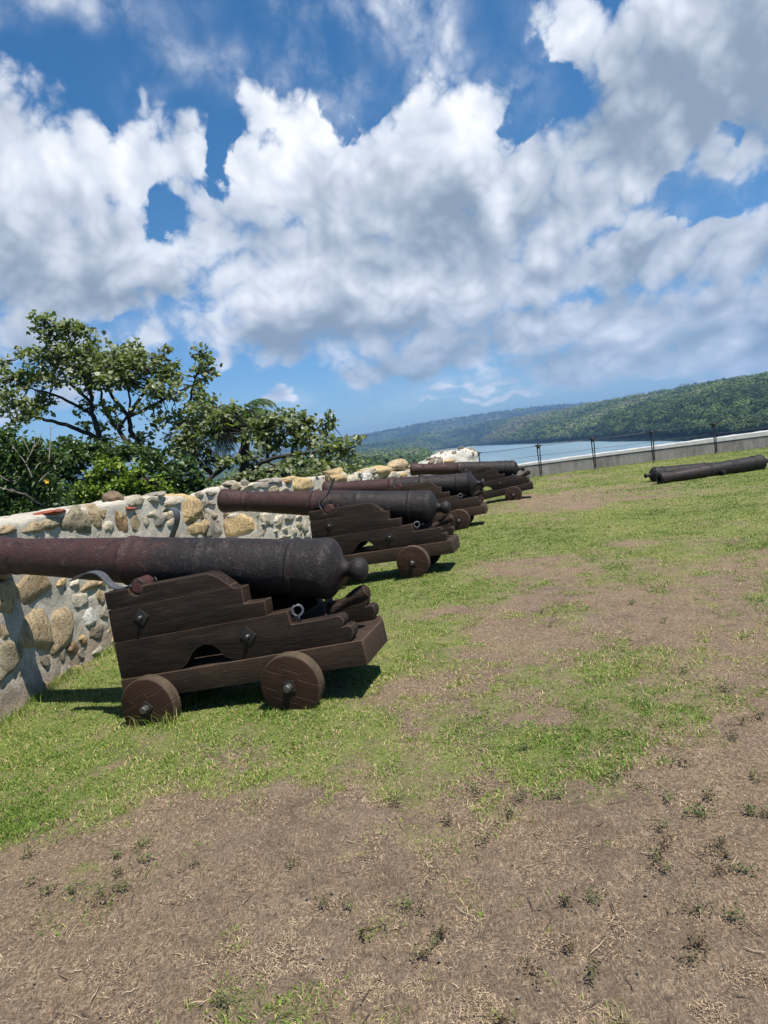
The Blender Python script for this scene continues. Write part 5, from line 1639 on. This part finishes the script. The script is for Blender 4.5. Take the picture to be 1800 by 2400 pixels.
F2 = field(vadd(P0_, (.02, .06, 0)), 2.0, 1)
T0 = t.math('ADD', t.math('SUBTRACT', shape, .12), t.math('MULTIPLY', F0, .80))
alpha = t.n('ShaderNodeMapRange', dict(interpolation_type='SMOOTHSTEP', clamp=True), Value=T0, From_Min=-.24, From_Max=.55).outputs[0]
VEILS = [(990, 60, 80, 110, .75), (1040, 170, 60, 60, .45), (850, 0, 140, 50, .6), (490, 165, 120, 40, .55), (400, 110, 60, 40, .35), (800, 200, 60, 70, .55), (160, 0, 220, 34, .6), (655, 30, 30, 50, .45), (690, 150, 60, 40, .35), (1220, 200, 80, 100, .35), (1600, 470, 120, 60, .35), (340, 230, 40, 60, .3), (1700, 330, 80, 50, .5), (1100, 900, 500, 40, .35), (300, 780, 300, 60, .4)]
veil = t.math('MULTIPLY', glows(PW, VEILS), t.n('ShaderNodeMapRange', dict(interpolation_type='SMOOTHSTEP', clamp=True), Value=F0, From_Min=-.75, From_Max=.65).outputs[0])
alpha = t.math('MAXIMUM', alpha, t.math('MINIMUM', t.math('ADD', veil, t.math('MULTIPLY', alpha, .5)), 1.0))
relief = t.math('ADD', t.math('MULTIPLY', t.math('SUBTRACT', FA, F1), .17), t.math('MULTIPLY', t.math('SUBTRACT', FA, F2), .30))
relief = t.math('ADD', relief, t.math('MULTIPLY', t.math('SUBTRACT', F0, FA), .10))
dark = glows(PG, DARK); brite = glows(PG, BRITE)
light = t.math('ADD', .46, relief)
light = t.math('ADD', light, t.math('MULTIPLY', brite, .34))
light = t.math('SUBTRACT', light, t.math('MULTIPLY', dark, .41))
light = t.math('SUBTRACT', light, t.math('MULTIPLY', t.math('MAXIMUM', F2, 0.0), .10))
rim = t.n('ShaderNodeMapRange', dict(interpolation_type='SMOOTHSTEP', clamp=True), Value=T0, From_Min=.05, From_Max=.75, To_Min=1.0, To_Max=0.0).outputs[0]
light = t.math('ADD', light, t.math('MULTIPLY', rim, t.math('MULTIPLY', t.math('SUBTRACT', 1.0, t.math('MINIMUM', dark, 1.0)), .20)))
light = t.math('ADD', light, t.math('MULTIPLY', F0, .05))
light = t.math('SMOOTH_MAX', t.math('MINIMUM', light, 1.0), .04, .12)
cc = t.ramp(light, [(.0, (.19, .245, .315)), (.22, (.295, .35, .42)), (.45, (.43, .475, .55)), (.68, (.58, .62, .685)), (1.0, (.80, .81, .83))])
ccs = t.n('ShaderNodeVectorMath', dict(operation='SCALE'), i0=cc); ccs.inputs['Scale'].default_value = CLOUDGAIN / STRENGTH
hz = t.n('ShaderNodeMapRange', dict(clamp=True), Value=elev, From_Min=.0, From_Max=.20, To_Min=.75, To_Max=0.0).outputs[0]
skyc = t.n('ShaderNodeHueSaturation', Hue=SKYHUE, Saturation=SKYSAT, Value=SKYVAL, Color=sky.outputs[0]).outputs[0]
skyc = t.mix(1.0, skyc, t.mix(t.n('ShaderNodeMapRange', dict(clamp=True), Value=elev, From_Min=0, From_Max=.3, To_Min=1.0, To_Max=0.0).outputs[0], (1.06, 1.06, 1.02), (.66, .86, 1.12)), 'MULTIPLY')
a2 = t.math('MULTIPLY', alpha, t.math('SUBTRACT', 1.0, t.math('MULTIPLY', hz, .3)))
col = t.mix(a2, skyc, ccs.outputs[0])
bg = t.n('ShaderNodeBackground', Color=col, Strength=STRENGTH)
out = t.n('ShaderNodeOutputWorld'); t.t.links.new(bg.outputs[0], out.inputs[0])

sl = bpy.data.lights.new('sun', 'SUN'); sl.energy = 5.0; sl.angle = rad(.53); sl.color = (1.0, .94, .85)
so = bpy.data.objects.new('sun', sl); COL.objects.link(so)
sd_ = Vector((math.sin(SUN_AZ) * math.cos(SUN_EL), math.cos(SUN_AZ) * math.cos(SUN_EL), math.sin(SUN_EL)))
so.rotation_euler = sd_.to_track_quat('Z', 'Y').to_euler(); so.location = (6, -6, 20)

# the air: pale even haze over the whole valley
hm = bpy.data.materials.new('haze'); hm.use_nodes = True
ht = NT(hm.node_tree); hm.node_tree.nodes.clear()
pv = ht.n('ShaderNodeVolumePrincipled'); pv.inputs['Density'].default_value = .00015; pv.inputs['Color'].default_value = (.30, .55, 1.0, 1); pv.inputs['Anisotropy'].default_value = .25
ho = ht.n('ShaderNodeOutputMaterial'); ht.t.links.new(pv.outputs[0], ho.inputs['Volume'])
X0, X1, Y0, Y1, Z0, Z1 = -7600, 7600, -7600, 7600, -90, 260
hv = [(x, y, z) for x in (X0, X1) for y in (Y0, Y1) for z in (Z0, Z1)]
hf = [(0, 1, 3, 2), (4, 6, 7, 5), (0, 4, 5, 1), (2, 3, 7, 6), (0, 2, 6, 4), (1, 5, 7, 3)]
tag(link('haze', np_mesh('haze', hv, [np.array(hf)], False), hm), kind='stuff')

cd = bpy.data.cameras.new('camera'); cam = bpy.data.objects.new('camera', cd); COL.objects.link(cam)
cd.sensor_fit = 'VERTICAL'; cd.sensor_height = 36; cd.sensor_width = 27; cd.lens = 36 * FOC / 2400; cd.clip_start = .05; cd.clip_end = 30000
cam.matrix_world = Matrix(((CR[0], CU[0], -_f[0], 0), (CR[1], CU[1], -_f[1], 0), (CR[2], CU[2], -_f[2], EYE), (0, 0, 0, 1)))
SC.camera = cam
SC.view_settings.view_transform = 'Standard'; SC.view_settings.look = 'None'; SC.view_settings.gamma = 1; SC.view_settings.exposure = EXPO
SC.render.engine = 'CYCLES'
cy = SC.cycles
cy.max_bounces = 5; cy.diffuse_bounces = 2; cy.glossy_bounces = 2; cy.transmission_bounces = 2; cy.volume_bounces = 0; cy.transparent_max_bounces = 4
cy.use_adaptive_sampling = True; cy.adaptive_threshold = .012
cy.sample_clamp_indirect = 6
cy.use_denoising = True
